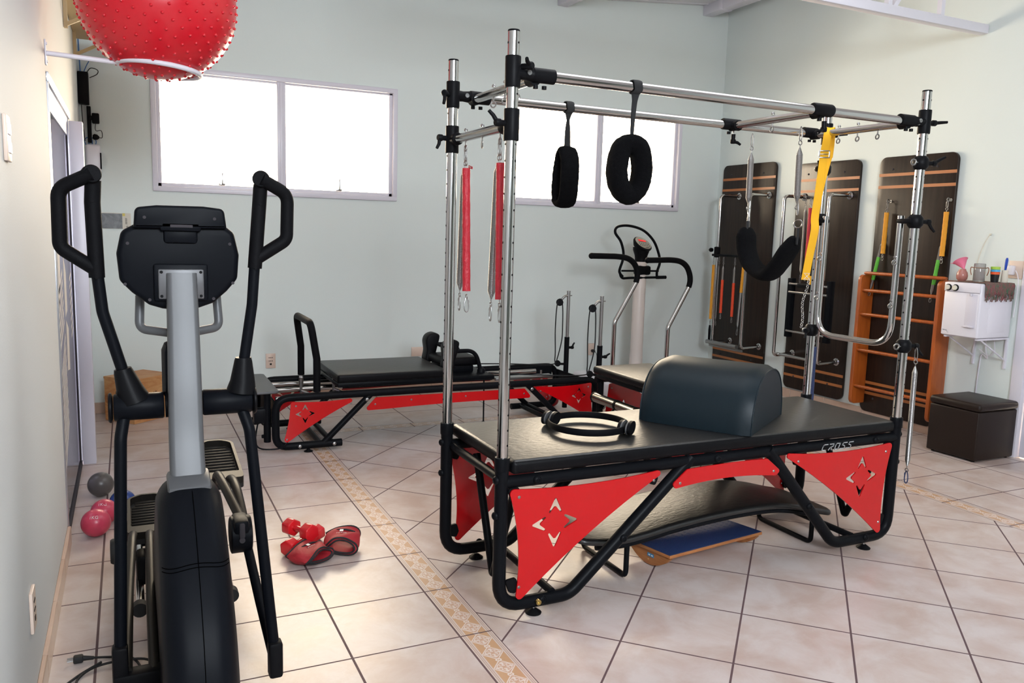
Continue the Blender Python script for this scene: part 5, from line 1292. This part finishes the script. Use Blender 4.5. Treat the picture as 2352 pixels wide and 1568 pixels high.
# moving arms
def arm(s, top, sock, grip, loop, low, nm):
    b = MB(); b.tube(low, 0.0165, 18); a = part(ET, 'moving_arm', b, 'machine_black')
    b = MB(); b.tube(sock, [0.024, 0.027, 0.038, 0.046], 22); part(a, 'socket', b, 'plastic_black')
    b = MB(); b.tube(grip, 0.0215, 20); b.tube(loop, 0.0200, 18); e0, e1 = Vector(grip[0]), Vector(grip[0])+Vector((s*-0.0, -0.03, 0.010))
    b.lathe([(0.0245, -0.03), (0.026, -0.01), (0.026, 0.002), (0.023, 0.006)], Vector(loop[0]), (0.25*-s, -0.95, 0.1), 24)
    for p in (grip[1], grip[-1]): b.lathe([(0.004, 0), (0.004, 0.002), (0, 0.002)], Vector(p)+Vector((0.0, -0.0235, 0)), (0, -1, 0), 8)
    part(a, 'grip', b, 'foam_black')
arm(-1, None, [(-1.1, 0.0, 1.065), (-1.098, 0, 1.055), (-1.082, 0, 1.0), (-1.07, 0, 0.965)],
    fillet([(-1.158, -0.005, 1.612), (-1.162, 0, 1.55), (-1.158, 0, 1.335)], [0.05]),
    fillet([(-1.160, -0.03, 1.628), (-1.246, -0.005, 1.585), (-1.248, 0.0, 1.420), (-1.160, 0.0, 1.358)], [0.045, 0.035]),
    fillet([(-1.158, 0, 1.36), (-1.147, 0, 1.235), (-1.095, 0, 1.04)], [0.12]), 'left')
arm(1, None, [(-0.757, 0.0, 1.085), (-0.757, 0, 1.075), (-0.760, 0, 1.01), (-0.765, 0, 0.975)],
    fillet([(-0.698, -0.005, 1.622), (-0.702, 0, 1.56), (-0.718, 0, 1.365)], [0.05]),
    fillet([(-0.700, -0.03, 1.638), (-0.617, -0.005, 1.595), (-0.620, 0.0, 1.455), (-0.712, 0.0, 1.395)], [0.045, 0.035]),
    fillet([(-0.718, 0, 1.38), (-0.728, 0, 1.25), (-0.757, 0, 1.06)], [0.15]), 'right')
for lowp, jn in ((fillet([(-1.098, 0, 0.935), (-1.112, -0.03, 0.86), (-1.132, -0.10, 0.245)], [0.1]), (-1.134, -0.105, 0.19)), (fillet([(-0.768, 0, 0.935), (-0.745, -0.03, 0.86), (-0.690, -0.10, 0.165)], [0.1]), (-0.686, -0.105, 0.115))):
    b = MB(); b.tube(lowp, 0.0175, 18); b.sphere(lowp[0], 0.020, 14); a = part(ET, 'lower_arm', b, 'machine_black')
    b = MB(); b.box(jn, (0.044, 0.05, 0.12), 0.010); part(a, 'joint', b, 'plastic_black')
# foot links, pedals
def foot_link(jn, xs, y1, z1, px, py0, py1, z0, zf, cover):
    for x, bow in xs:
        b = MB(); b.tube(fillet([(jn[0]+(x-jn[0])*0.55, jn[1]+0.02, jn[2]+0.02), (x, y1-0.35, z1*0.75+jn[2]*0.25), (x, y1, z1), (x, y1+0.14, z1-0.03)], [0.15, 0.10]), 0.0165, 16); part(ET, 'foot_link', b, 'panel_bronze')
    b = MB(); w = 0.165; hz = lambda y: z0+(zf-z0)*(y-py0)/(py1-py0)
    out = roundpoly([(px-w/2, py0), (px+w/2, py0), (px+w/2, py1-0.04), (px+w/2-0.05, py1), (px-w/2+0.05, py1), (px-w/2, py1-0.04)], [0.02, 0.02, 0.05, 0.04, 0.04, 0.05], 6)
    inn = roundpoly([(px-w/2+0.012, py0+0.07), (px+w/2-0.012, py0+0.07), (px+w/2-0.012, py1-0.045), (px+w/2-0.055, py1-0.012), (px-w/2+0.055, py1-0.012), (px-w/2+0.012, py1-0.045)], [0.008, 0.008, 0.04, 0.03, 0.03, 0.04], 6)
    L = Vector((0, py1-py0, zf-z0)).normalized(); o = Vector((0, py0, z0))
    loc = lambda pts: [(a, (c-py0)) for a, c in pts]
    b.prism(loc(out), o, (1, 0, 0), L, 0.022); pd_ = part(ET, 'pedal', b, 'rubber_black')
    b = MB(); nrm = Vector((1, 0, 0)).cross(L)
    b.prism(loc(out), o+nrm*0.022, (1, 0, 0), L, 0.030, [loc(inn)], 0.0); part(pd_, 'rim', b, 'panel_bronze')
    b = MB(); n = 11
    for i in range(n):
        yy = py0+0.085+(py1-py0-0.13)*i/(n-1); ww = w-0.03 if i < n-2 else w-0.06
        b.box(o+L*(yy-py0)+Vector((px, 0, 0))+nrm*0.027, (ww, 0.012, 0.010), 0.004, Matrix((Vector((1, 0, 0)), L, nrm)).transposed())
    part(pd_, 'tread_rib', b, 'panel_bronze')
foot_link((-1.125, -0.105, 0.19), (), 0.72, 0.265, -1.03, 0.80, 1.24, 0.215, 0.235, False)
foot_link((-0.686, -0.105, 0.115), (), 0.85, 0.40, -0.735, 0.90, 1.36, 0.375, 0.43, True)
for pts in ([(-1.118, -0.11, 0.165), (-1.110, 0.30, 0.225), (-1.095, 0.70, 0.275), (-1.09, 0.86, 0.235)], [(-1.042, -0.11, 0.150), (-1.040, 0.30, 0.215), (-1.033, 0.70, 0.272), (-1.03, 0.86, 0.230)]):
    b = MB(); b.tube(spline(pts, 8), 0.0165, 16); part(ET, 'foot_link', b, 'panel_bronze')
b = MB(); b.box2((-1.155, -0.135, 0.08), (-1.015, -0.075, 0.165), 0.012); b.lathe([(0.030, -0.012), (0.034, 0), (0.030, 0.012)], (-1.03, -0.105, 0.12), (0, 1, 0), 20); part(ET, 'link_joint', b, 'plastic_black')
for pts in ([(-0.735, 0.34, 0.44), (-0.768, 0.60, 0.495), (-0.775, 0.75, 0.485), (-0.762, 0.98, 0.365)], [(-0.715, 0.40, 0.40), (-0.715, 0.62, 0.46), (-0.718, 0.80, 0.45), (-0.72, 0.98, 0.36)]):
    b = MB(); b.tube(spline(pts, 8), 0.0175, 16); part(ET, 'foot_link', b, 'panel_bronze')
b = MB(); b.tube([(-0.722, 0.32, 0.375), (-0.703, 0.10, 0.22), (-0.688, -0.09, 0.11)], 0.0165, 16); part(ET, 'foot_link', b, 'machine_black')
b = MB(); b.tube([(-0.776, 0.30, 0.395), (-0.773, 0.30, 0.395), (-0.708, 0.30, 0.395), (-0.704, 0.30, 0.395)], [0.060, 0.066, 0.066, 0.060], 30); b.box((-0.742, 0.285, 0.440), (0.052, 0.11, 0.05), 0.012); p = part(ET, 'crank_cover', b, 'machine_black')
b = MB(); b.box((-0.742, 0.232, 0.430), (0.020, 0.014, 0.055), 0.006); b.lathe([(0.010, 0), (0.010, 0.004), (0.005, 0.004), (0, 0.004)], (-0.742, 0.232, 0.395), (0, -1, 0.2), 14); part(p, 'bolt_slot', b, 'shadow_gap')
# left crank, rear frame rails and wheels
b = MB(); b.cyl((-1.10, 0.72, 0.20), (-0.80, 0.72, 0.20), 0.018); b.box((-1.06, 0.68, 0.17), (0.05, 0.10, 0.12), 0.015); b.box((-0.99, 0.66, 0.14), (0.03, 0.08, 0.10), 0.01); part(ET, 'crank_axle', b, 'plastic_black')
b = MB(); b.lathe([(0.045, 0), (0.050, 0.008), (0.050, 0.040), (0.045, 0.05)], (-1.175, 0.80, 0.20), (1, 0, 0), 24); part(ET, 'roller_wheel', b, 'rubber_black')
for x in (-1.076, -0.765):
    b = MB(); b.cyl((x, 0.42, 0.125), (x+0.002, 1.30, 0.115), 0.017, n=16); r_ = part(ET, 'guide_rail', b, 'chrome')
    b = MB(); b.cyl((x, 0.385, 0.125), (x, 0.425, 0.125), 0.026, n=18); part(r_, 'rail_cap', b, 'rubber_black')
b = MB(); b.box2((-1.12, 1.28, 0.02), (-0.72, 1.34, 0.14), 0.01); b.box2((EX-0.04, 0.3, 0.03), (EX+0.04, 1.30, 0.09), 0.01); b.box2((-1.14, -0.36, 0.0), (-0.73, -0.28, 0.05), 0.012); part(ET, 'floor_frame', b, 'machine_black')
# console
CY_ = 0.05
b = MB()
main = roundpoly([(-1.050, 1.494), (-1.092, 1.470), (-1.106, 1.405), (-1.100, 1.325), (-1.068, 1.290), (-1.022, 1.252), (-0.985, 1.240), (-0.935, 1.234), (-0.885, 1.240), (-0.840, 1.256), (-0.800, 1.292), (-0.768, 1.330), (-0.762, 1.405), (-0.776, 1.472), (-0.812, 1.500)], 0.028, 4)
b.prism(main, (0, CY_+0.035, 0), (1, 0, 0), (0, 0, 1), 0.075, (), 0.016); part(ET, 'console', b, 'machine_black'); con = bpy.data.objects['console'] if 'console' in bpy.data.objects else None
con = [o for o in ET.children if o.name.startswith('console')][0]
b = MB(); top = roundpoly([(-1.058, 1.480), (-1.053, 1.540), (-0.995, 1.548), (-0.865, 1.549), (-0.807, 1.543), (-0.800, 1.484)], [0.005, 0.016, 0.01, 0.01, 0.016, 0.005], 4)
b.prism(top, (0, CY_+0.020, 0), (1, 0, 0), (0, 0, 1), 0.085, (), 0.008); part(con, 'top_shell', b, 'machine_black')
b = MB(); b.box((-0.930, CY_-0.050, 1.488), (0.115, 0.03, 0.030), 0.008); b.box((-0.930, CY_-0.042, 1.462), (0.095, 0.02, 0.05), 0.012); part(con, 'vent_housing', b, 'machine_black')
b = MB(); b.box((-0.928, CY_-0.066, 1.489), (0.062, 0.002, 0.008), 0); part(con, 'slot', b, 'shadow_gap')
b = MB(); b.box((-0.932, CY_-0.046, 1.320), (0.152, 0.016, 0.112), 0.007); part(con, 'mount_frame', b, 'machine_black')
b = MB(); b.box((-0.932, CY_-0.056, 1.316), (0.128, 0.010, 0.090), 0.005); p = part(con, 'mount_plate', b, 'silver_dark')
b = MB()
for sx_ in (-0.055, 0.055):
    for z in (1.280, 1.352): b.lathe([(0.0045, 0), (0.003, 0.002), (0, 0.002)], (-0.932+sx_, CY_-0.061, z), (0, -1, 0), 10)
part(p, 'screw', b, 'plastic_black')
b = MB()
for x, z in ((-1.028, 1.512), (-0.835, 1.513), (-1.075, 1.435), (-0.790, 1.438), (-1.085, 1.315), (-0.783, 1.318), (-1.02, 1.268), (-0.84, 1.27)): b.lathe([(0.0048, 0), (0.0048, 0.0012), (0, 0.0012)], (x, CY_-(0.0655 if z > 1.5 else 0.0405), z), (0, -1, 0), 10)
part(con, 'screw_hole', b, 'shadow_gap')
b = MB(); b.tube(fillet([(-1.045, 0.14, 1.27), (-1.050, 0.12, 1.168), (-0.935, 0.06, 1.155), (-0.815, 0.12, 1.168), (-0.820, 0.14, 1.27)], [0.03, 0.0, 0.03]), 0.0135, 16); part(ET, 'fixed_handle', b, 'silver_paint')
b = MB(); b.box((-0.955, 0.02, 1.05), (0.075, 0.08, 0.19), 0.03, Matrix.Rotation(0.1, 3, 'X')); part(ET, 'bottle_cage', b, 'machine_black')
# power cord on the floor
b = MB(); b.tube(spline([(-1.262, 0.325, 0.015), (-1.235, 0.322, 0.012), (-1.19, 0.320, 0.006), (-1.14, 0.30, 0.006), (-1.10, 0.27, 0.006), (-1.08, 0.18, 0.006), (-1.12, 0.11, 0.006), (-1.20, 0.10, 0.006), (-1.262, 0.135, 0.006), (-1.268, 0.20, 0.006), (-1.225, 0.255, 0.008), (-1.15, 0.262, 0.013), (-1.06, 0.24, 0.012), (-1.02, 0.15, 0.006), (-1.06, 0.06, 0.006), (-1.15, 0.04, 0.006), (-1.28, 0.06, 0.006), (-1.315, 0.14, 0.006), (-1.27, 0.22, 0.006), (-1.20, 0.27, 0.016)], 8), 0.0042, 8); c = part(ET, 'power_cord', b, 'rubber_black')
b = MB(); b.box((-1.272, 0.325, 0.014), (0.030, 0.026, 0.024), 0.005); b.tube([(-1.258, 0.325, 0.014), (-1.225, 0.322, 0.010)], [0.009, 0.006], 10); part(c, 'plug', b, 'rubber_black')
b = MB(); b.box((-1.296, 0.332, 0.016), (0.020, 0.0015, 0.006)); b.box((-1.296, 0.319, 0.016), (0.020, 0.0015, 0.006)); b.cyl((-1.286, 0.325, 0.009), (-1.306, 0.325, 0.009), 0.0023, n=8); part(c, 'plug_pins', b, 'steel')

# ================================================================== boards on the right wall
def wall_board(y0, y1, z0, z1, stripes, lab, loc):
    t = thing('wall_board', lab, 'wall board', loc, 'dark brown exercise boards on the right wall')
    b = MB(); out = roundpoly([(y0, z0), (y1, z0), (y1, z1), (y0, z1)], 0.06, 8); b.prism(out, (RX-0.030, 0, 0), (0, 1, 0), (0, 0, 1), 0.026, (), 0.003); part(t, 'panel', b, 'board_wenge')
    for z in stripes:
        b = MB(); b.box2((RX-0.0312, y0+0.001, z-0.012), (RX-0.0295, y1-0.001, z+0.012)); part(t, 'inlay_stripe', b, 'board_inlay')
    b = MB()
    for y in (y0+0.17, y1-0.13):
        for z in (z1-0.10, z0+0.12): b.lathe([(0.009, 0), (0.009, 0.002), (0.004, 0.006), (0, 0.006)], (RX-0.030, y, z), (-1, 0, 0), 12)
    part(t, 'bolt', b, 'shadow_gap'); return t
B1 = wall_board(3.47, 4.24, 0.16, 2.245, (2.10, 1.992, 0.328, 0.248), 'dark brown wall board at the far end, nearest the room corner', (RX, 3.85, 0.16))
B2 = wall_board(2.465, 3.18, 0.10, 2.200, (2.045, 1.945, 0.315, 0.225), 'dark brown wall board in the middle, behind the yellow strap', (RX, 2.82, 0.10))
B3 = wall_board(1.56, 2.265, 0.065, 2.195, (2.050, 1.952, 0.315, 0.225), 'dark brown wall board behind the orange wooden wall bars', (RX, 1.91, 0.065))
def tower(root, ya, yb, xo, zt, zb, g):
    for y in (ya, yb):
        b = MB(); b.tube(fillet([(RX-0.035, y, zt), (xo, y, zt), (xo, y, zb), (RX-0.035, y, zb+0.01)], 0.045, 6), 0.0155, 16); p = part(root, 'chrome_bracket', b, 'chrome')
        for z in (zt, zb+0.01):
            f = MB(); f.lathe([(0.034, 0), (0.034, 0.006), (0.020, 0.012), (0.018, 0.022)], (RX-0.0315, y, z), (-1, 0, 0), 20); part(p, 'wall_flange', f, 'chrome')
tower(B1, 3.965, 3.535, 4.36, 1.925, 0.425, 0)
tower(B2, 3.08, 2.55, 4.36, 1.895, 0.425, 0)
b = MB(); b.cyl((4.345, 4.02, 1.325), (4.345, 3.52, 1.325), 0.0125); part(B1, 'spring_rail', b, 'powder_black')
b = MB(); b.lathe([(0.020, 0), (0.022, 0.02), (0.014, 0.035)], (4.34, 4.03, 1.375), (0, 1, 0), 16); b.box((4.355, 3.968, 1.355), (0.05, 0.05, 0.11), 0.012); part(B1, 'clamp_knob', b, 'plastic_black')
b = MB(); b.tube([(4.32, 4.0, 0.435), (4.31, 3.53, 0.44)], 0.022, 14); part(B1, 'bottom_roller', b, 'steel')
b = MB(); b.cyl((4.35, 3.99, 0.40), (4.35, 3.50, 0.40), 0.013, n=12); part(B1, 'bottom_rail', b, 'steel')
G1 = 'springs on the rail of the far wall board'
spring('yellow sleeved spring with a long black handle at the left end of the rail', (4.335, 3.985, 1.306), 0.555, 0.0125, 'yellow_sleeve', (0.0, 1.0), (0.0, 0.0, -1), group=G1, handle=True, botc=0.03)
spring('thin bare spring just right of the long yellow spring', (4.355, 3.925, 1.306), 0.56, 0.008, None, group=G1, botc=0.03)
spring('spring half bare, half orange, the left of the two orange ones', (4.345, 3.845, 1.306), 0.48, 0.0125, 'orange_sleeve', (0.30, 1.0), group=G1, botc=0.035)
spring('spring half bare, half orange, the right of the two orange ones', (4.345, 3.675, 1.306), 0.50, 0.0125, 'orange_sleeve', (0.33, 1.0), group=G1, botc=0.035)
spring('short yellow sleeved spring with bare lower half beside the fleece swing', (4.345, 3.545, 1.306), 0.60, 0.0125, 'yellow_sleeve', (0.0, 0.42), (0, 0.05, -1), group=G1, botc=0.05)
spring('thin bare spring at the right end of the rail', (4.355, 3.520, 1.306), 0.56, 0.0085, None, (0, 1), (0, 0.03, -1), group=G1, botc=0.04)
# black frame of the middle board
b = MB()
for y in (2.955, 2.50): b.box2((4.375, y-0.028, 0.615), (4.425, y+0.028, 1.155), 0.006)
part(B2, 'foot_frame_side', b, 'powder_black')
for z, m_ in ((1.105, 'chrome'), (1.03, 'steel'), (0.675, 'chrome')):
    b = MB(); b.cyl((4.37, 2.95, z), (4.37, 2.50, z), 0.011, n=12); part(B2, 'foot_frame_rung', b, m_)
b = MB(); b.box2((4.33, 2.60, 1.08), (4.39, 2.82, 1.115), 0.006); part(B2, 'foot_plate', b, 'plastic_black')
b = MB(); b.cyl((4.40, 3.08, 0.44), (4.40, 2.55, 0.44), 0.014); part(B2, 'bottom_rail', b, 'chrome')
spring('red sleeved spring hanging on the middle wall board behind the swing', (4.40, 2.80, 1.865), 0.56, 0.0125, 'red_sleeve', (0.0, 1.0), group='springs on the middle wall board')
spring('bare spring hanging beside the red one on the middle wall board', (4.42, 2.875, 1.865), 0.58, 0.0125, None, group='springs on the middle wall board')
b = MB(); b.band([(4.35, 2.665, 1.19), (4.35, 2.665, 1.11)], 0.07, 0.010, (0, 1, 0)); solo('yellow_pad', b, 'yellow_strap', 'yellow webbing end on the black foot frame of the middle wall board', 'strap', (4.35, 2.665, 1.11))
b = MB(); b.cyl((RX-0.05, 1.62, 1.828), (RX-0.05, 1.54, 1.828), 0.004)
# wall bars
WT = thing('wall_bars', 'orange wooden wall bars with five rungs mounted on the nearest wall board', 'wall bars', (4.55, 1.87, 0.14))
for y in (1.50, 2.235):
    b = MB(); x1 = RX-0.033; out = roundpoly([(x1-0.155, 0.135), (x1, 0.135), (x1, 1.23), (x1-0.155, 1.23)], [0.045, 0.01, 0.01, 0.045], 6)
    b.prism(out, (0, y+0.016, 0), (1, 0, 0), (0, 0, 1), 0.032, (), 0.004); part(WT, 'side_board', b, 'orange_wood')
for z, x, y0, y1 in ((1.245, 4.46, 1.455, 2.20), (1.102, 4.475, 1.50, 2.235), (0.902, 4.475, 1.50, 2.235), (0.600, 4.475, 1.50, 2.235), (0.293, 4.475, 1.50, 2.235)):
    b = MB(); b.band([(x, y0, z), (x, y0+0.02, z), (x, y1-0.02, z), (x, y1, z)], [0.028, 0.036, 0.036, 0.028], [0.022, 0.028, 0.028, 0.022], (1, 0, 0), n=20, e=2.2); part(WT, 'rung', b, 'orange_wood')
G3 = 'yellow and green springs on the nearest wall board'
for y, k in ((2.125, 'left'), (1.585, 'right')):
    for dz in (0,):
        b = MB(); b.eye((4.565, y, 1.835), 0.014, 0.0035, (0, 1, 0), (1, 0, 0), 0.02); b.lathe([(0.012, 0), (0.012, 0.003)], (RX-0.032, y, 1.835), (-1, 0, 0), 12); part(B3, 'hook', b, 'steel')
    spring('yellow sleeved spring on the %s hook above the wall bars' % k, (4.56, y, 1.825), 0.335, 0.0165, 'yellow_sleeve', (0.0, 1.0), (0, 0.01, -1), botc=0.03, group=G3)
    spring('spring with a green lower sleeve hung behind the %s yellow spring' % k, (4.59, y+0.03, 1.56), 0.40, 0.0130, 'green_sleeve', (0.32, 0.80), (-0.12, 0.10 if k == 'left' else 0.03, -1), botc=0.03, group=G3, topc=0.03)

# ================================================================== water purifier corner
PT_ = thing('water_purifier', 'white wall mounted water purifier with two round knobs above the ottoman', 'water purifier', (4.45, 1.17, 0.85))
b = MB(); b.box2((4.262, 1.035, 0.850), (RX-0.012, 1.315, 1.235), 0.012, 3); part(PT_, 'casing', b, 'white_plastic')
b = MB(); b.box2((4.256, 1.041, 0.857), (4.264, 1.309, 1.165), 0.003); b.box2((4.250, 1.039, 1.168), (4.266, 1.311, 1.232), 0.005); part(PT_, 'front_panel', b, 'white_plastic')
b = MB(); b.box2((4.2545, 1.055, 0.92), (4.2575, 1.135, 1.155), 0.001); part(PT_, 'outlet_niche', b, 'niche_grey')
b = MB(); b.box2((4.235, 1.06, 0.925), (4.257, 1.13, 0.935), 0.002); b.lathe([(0.011, 0), (0.008, 0.018)], (4.25, 1.10, 1.163), (0, 0, -1), 12); part(PT_, 'spout', b, 'niche_grey')
for y in (1.277, 1.222):
    b = MB(); b.lathe([(0.024, 0), (0.024, 0.006), (0.022, 0.008)], (4.250, y, 1.196), (-1, 0, 0), 24); k_ = part(PT_, 'knob', b, 'plastic_black')
    b = MB(); b.lathe([(0.018, 0), (0.018, 0.010), (0.015, 0.013), (0, 0.013)], (4.243, y, 1.196), (-1, 0, 0), 24); part(k_, 'knob_cap', b, 'brush_cream')
b = MB(); b.box2((4.36, 1.0325, 0.89), (4.55, 1.0355, 1.15), 0.001); part(PT_, 'side_panel', b, 'white_plastic')
b = MB(); b.tube([(4.2545, 1.300, 0.886), (4.2545, 1.292, 0.893), (4.2545, 1.288, 0.884), (4.2545, 1.280, 0.892), (4.2545, 1.274, 0.884), (4.2545, 1.268, 0.891), (4.2545, 1.262, 0.882), (4.2545, 1.258, 0.872)], 0.0012, 6); part(PT_, 'printed_mark', b, 'print_grey')
b = MB()
for y in (1.05, 1.29):
    b.sweep([(4.28, y, 0.842), (RX-0.004, y, 0.842)], lambda i, N: [(-.006, -.010), (.006, -.010), (.006, .010), (-.006, .010)]); b.sweep([(RX-0.008, y, 0.845), (RX-0.008, y, 0.62)], lambda i, N: [(-.006, -.012), (.006, -.012), (.006, .012), (-.006, .012)], up=(0, 1, 0)); b.cyl((4.33, y, 0.836), (RX-0.01, y, 0.68), 0.006, n=8)
part(PT_, 'wall_bracket', b, 'white_paint')
b = MB(); b.tube(spline([(4.60, 1.20, 0.85), (4.605, 1.19, 0.74), (4.60, 1.17, 0.68), (4.61, 1.22, 0.70), (4.615, 1.235, 0.60), (4.615, 1.24, 0.40), (4.615, 1.25, 0.10)]), 0.004, 8); b.tube(spline([(4.60, 1.14, 0.85), (4.60, 1.12, 0.74), (4.605, 1.17, 0.70), (4.60, 1.24, 0.74)]), 0.003, 8); part(PT_, 'hose', b, 'white_paint')
b = MB(); c = (4.615, 1.15, 1.33); b.tube(spline([(4.61, 1.30, 1.235), (4.612, 1.33, 1.36), (4.618, 1.30, 1.50), (4.62, 1.265, 1.575)]), 0.0025, 6); b.lathe([(0.008, 0), (0.005, 0.01)], (RX-0.002, 1.262, 1.58), (-1, 0, 0), 10)
part(PT_, 'string', b, 'brush_cream')
ZP = 1.236
t = thing('crochet_runner', 'dark red and green crocheted runner on top of the water purifier, hanging down its side', 'runner', (4.45, 1.12, ZP))
b = MB(); vs = []; rows = []
for i in range(25):
    s = i/24; x = 4.285+s*0.315; row = []
    for y, z in ((1.305, ZP+0.003), (1.05, ZP+0.003), (1.030, ZP+0.002), (1.024, ZP-0.012), (1.022+0.006*math.sin(i*1.9), ZP-0.05), (1.020+0.010*math.sin(i*1.9), ZP-0.085-0.012*math.sin(i*1.3))): row.append(len(vs)); vs.append((x, y, z))
    rows.append(row)
fs = [(rows[i][j], rows[i][j+1], rows[i+1][j+1], rows[i+1][j]) for i in range(24) for j in range(5)]
n_ = len(vs); b.add(vs, fs); 
part(t, 'knitted_cloth', b, 'crochet'); kc = [o for o in t.children][0]; md = kc.modifiers.new('thick', 'SOLIDIFY'); md.thickness = 0.003; md.offset = 1
b = MB()
for i in range(22):
    x = 4.290+i*0.0142; b.tube([(x, 1.021+0.008*math.sin(i*2.1), ZP-0.078), (x+0.002, 1.018+0.004*math.sin(i), ZP-0.100), (x, 1.020, ZP-0.118-0.01*math.sin(i*1.7))], 0.0035, 6)
part(t, 'fringe', b, 'crochet')
ZP += 0.0065
b = MB(); b.lathe([(0.022, 0), (0.034, 0.012), (0.038, 0.035), (0.034, 0.060), (0.024, 0.075), (0.021, 0.085), (0.0185, 0.085), (0.020, 0.07), (0.026, 0.05), (0.0, 0.008)], (4.36, 1.262, ZP), (0, 0, 1), 28); solo('rose_vase', b, 'rose_glass', 'small round rose coloured vase on the water purifier', 'vase', (4.36, 1.262, ZP))
b = MB(); ax = Vector((0.05, 0.55, 0.85)); b.lathe([(0.006, 0), (0.008, 0.03), (0.045, 0.088), (0.052, 0.092), (0.050, 0.094), (0.043, 0.090), (0.006, 0.034), (0.004, 0.0)], (4.36, 1.240, ZP+0.066), ax, 28); b.box(Vector((4.36, 1.240, ZP+0.066))+ax.normalized()*0.092+Vector((0, 0.055, -0.022)), (0.012, 0.035, 0.004), 0.0015); solo('funnel', b, 'pink_plastic', 'pink plastic funnel stuck in the small vase', 'funnel', (4.36, 1.24, ZP+0.066))
t = thing('glass_jar', 'clear glass jar with copper wire handles on the water purifier', 'jar', (4.42, 1.175, ZP))
b = MB(); b.lathe([(0.036, 0), (0.038, 0.004), (0.038, 0.125), (0.036, 0.128), (0.033, 0.125), (0.033, 0.008), (0.0, 0.008)], (4.42, 1.175, ZP), (0, 0, 1), 32); part(t, 'glass', b, 'jar_glass')
b = MB()
for s in (1, -1): b.tube(spline([(4.42-0.03*s*0.6, 1.175+s*0.030, ZP+0.095), (4.42-0.03*s*0.6, 1.175+s*0.052, ZP+0.100), (4.42-0.03*s*0.6, 1.175+s*0.056, ZP+0.075), (4.42-0.03*s*0.6, 1.175+s*0.046, ZP+0.045)]), 0.003, 8)
b.ring((4.42, 1.175, ZP+0.098), 0.0395, 0.002, (0, 0, 1), 32, 8); part(t, 'wire_handle', b, 'copper')
b = MB(); b.lathe([(0.031, 0.010), (0.031, 0.085), (0.0, 0.088)], (4.42, 1.175, ZP), (0, 0, 1), 24); part(t, 'contents', b, 'rose_glass')
z = ZP
for m_, h, r0, r1, lab in (('cup_black', 0.055, 0.024, 0.029, 'black cup, bottom one of the small stack on the purifier'), ('cup_orange', 0.019, 0.0295, 0.0305, 'orange cup showing in the small stack on the purifier'), ('cup_blue', 0.016, 0.030, 0.031, 'light blue cup showing in the small stack on the purifier'), ('cup_green', 0.020, 0.030, 0.0315, 'green cup, top one of the small stack on the purifier')):
    b = MB(); b.lathe([(r0, 0.0006), (r1, h-0.001), (r1-0.002, h-0.0005), (r0-0.004, 0.004), (0, 0.004)], (4.49, 1.105, z), (0, 0, 1), 28); solo('cup', b, m_, lab, 'cup', (4.49, 1.105, z), 'stacked cups on the purifier'); z += h
t = thing('dish_brush', 'cream brush holder with a blue brush handle on the water purifier', 'brush', (4.53, 1.06, ZP))
b = MB(); b.lathe([(0.020, 0), (0.022, 0.004), (0.020, 0.085), (0.017, 0.088), (0.0, 0.088)], (4.53, 1.06, ZP), (0, 0, 1), 24); part(t, 'holder', b, 'brush_cream')
b = MB(); b.band([(4.53, 1.06, ZP+0.085), (4.53, 1.058, ZP+0.12), (4.53, 1.056, ZP+0.16), (4.53, 1.055, ZP+0.175)], [0.012, 0.020, 0.022, 0.012], [0.008, 0.010, 0.010, 0.006], (0, 1, 0)); part(t, 'handle', b, 'brush_blue')
t = thing('wall_outlet', 'cream wall outlet with a white adaptor behind the brush', 'outlet', (RX, 1.055, 1.335))
b = MB(); b.box((RX-0.004, 1.045, 1.335), (0.008, 0.105, 0.125), 0.003); part(t, 'faceplate', b, 'cream_plastic')
b = MB(); b.box((RX-0.026, 1.066, 1.330), (0.040, 0.042, 0.068), 0.008); b.tube(spline([(RX-0.03, 1.03, 1.33), (RX-0.035, 1.0, 1.25), (RX-0.03, 1.01, 1.0)]), 0.003, 6); part(t, 'adaptor', b, 'white_plastic')

# ottoman
t = thing('ottoman', 'dark brown leather cube ottoman on the floor under the water purifier', 'ottoman', (4.39, 1.09, 0))
b = MB(); b.box2((4.185, 0.905, 0.012), (4.600, 1.285, 0.355), 0.010, 3); part(t, 'body', b, 'vinyl_brown')
b = MB(); b.box2((4.178, 0.898, 0.357), (4.607, 1.292, 0.412), 0.022, 4)
b.v = [Vector((v.x, v.y, v.z+(0.012*(1-min(1, max(abs(v.x-4.39)/0.21, abs(v.y-1.095)/0.20))**2) if v.z > 0.40 else 0))) for v in b.v]; part(t, 'cushion_lid', b, 'vinyl_brown')
b = MB()
for x in (4.22, 4.57):
    for y in (0.94, 1.25): b.lathe([(0.012, 0), (0.015, 0.014)], (x, y, 0), (0, 0, 1), 12)
part(t, 'foot', b, 'plastic_black')
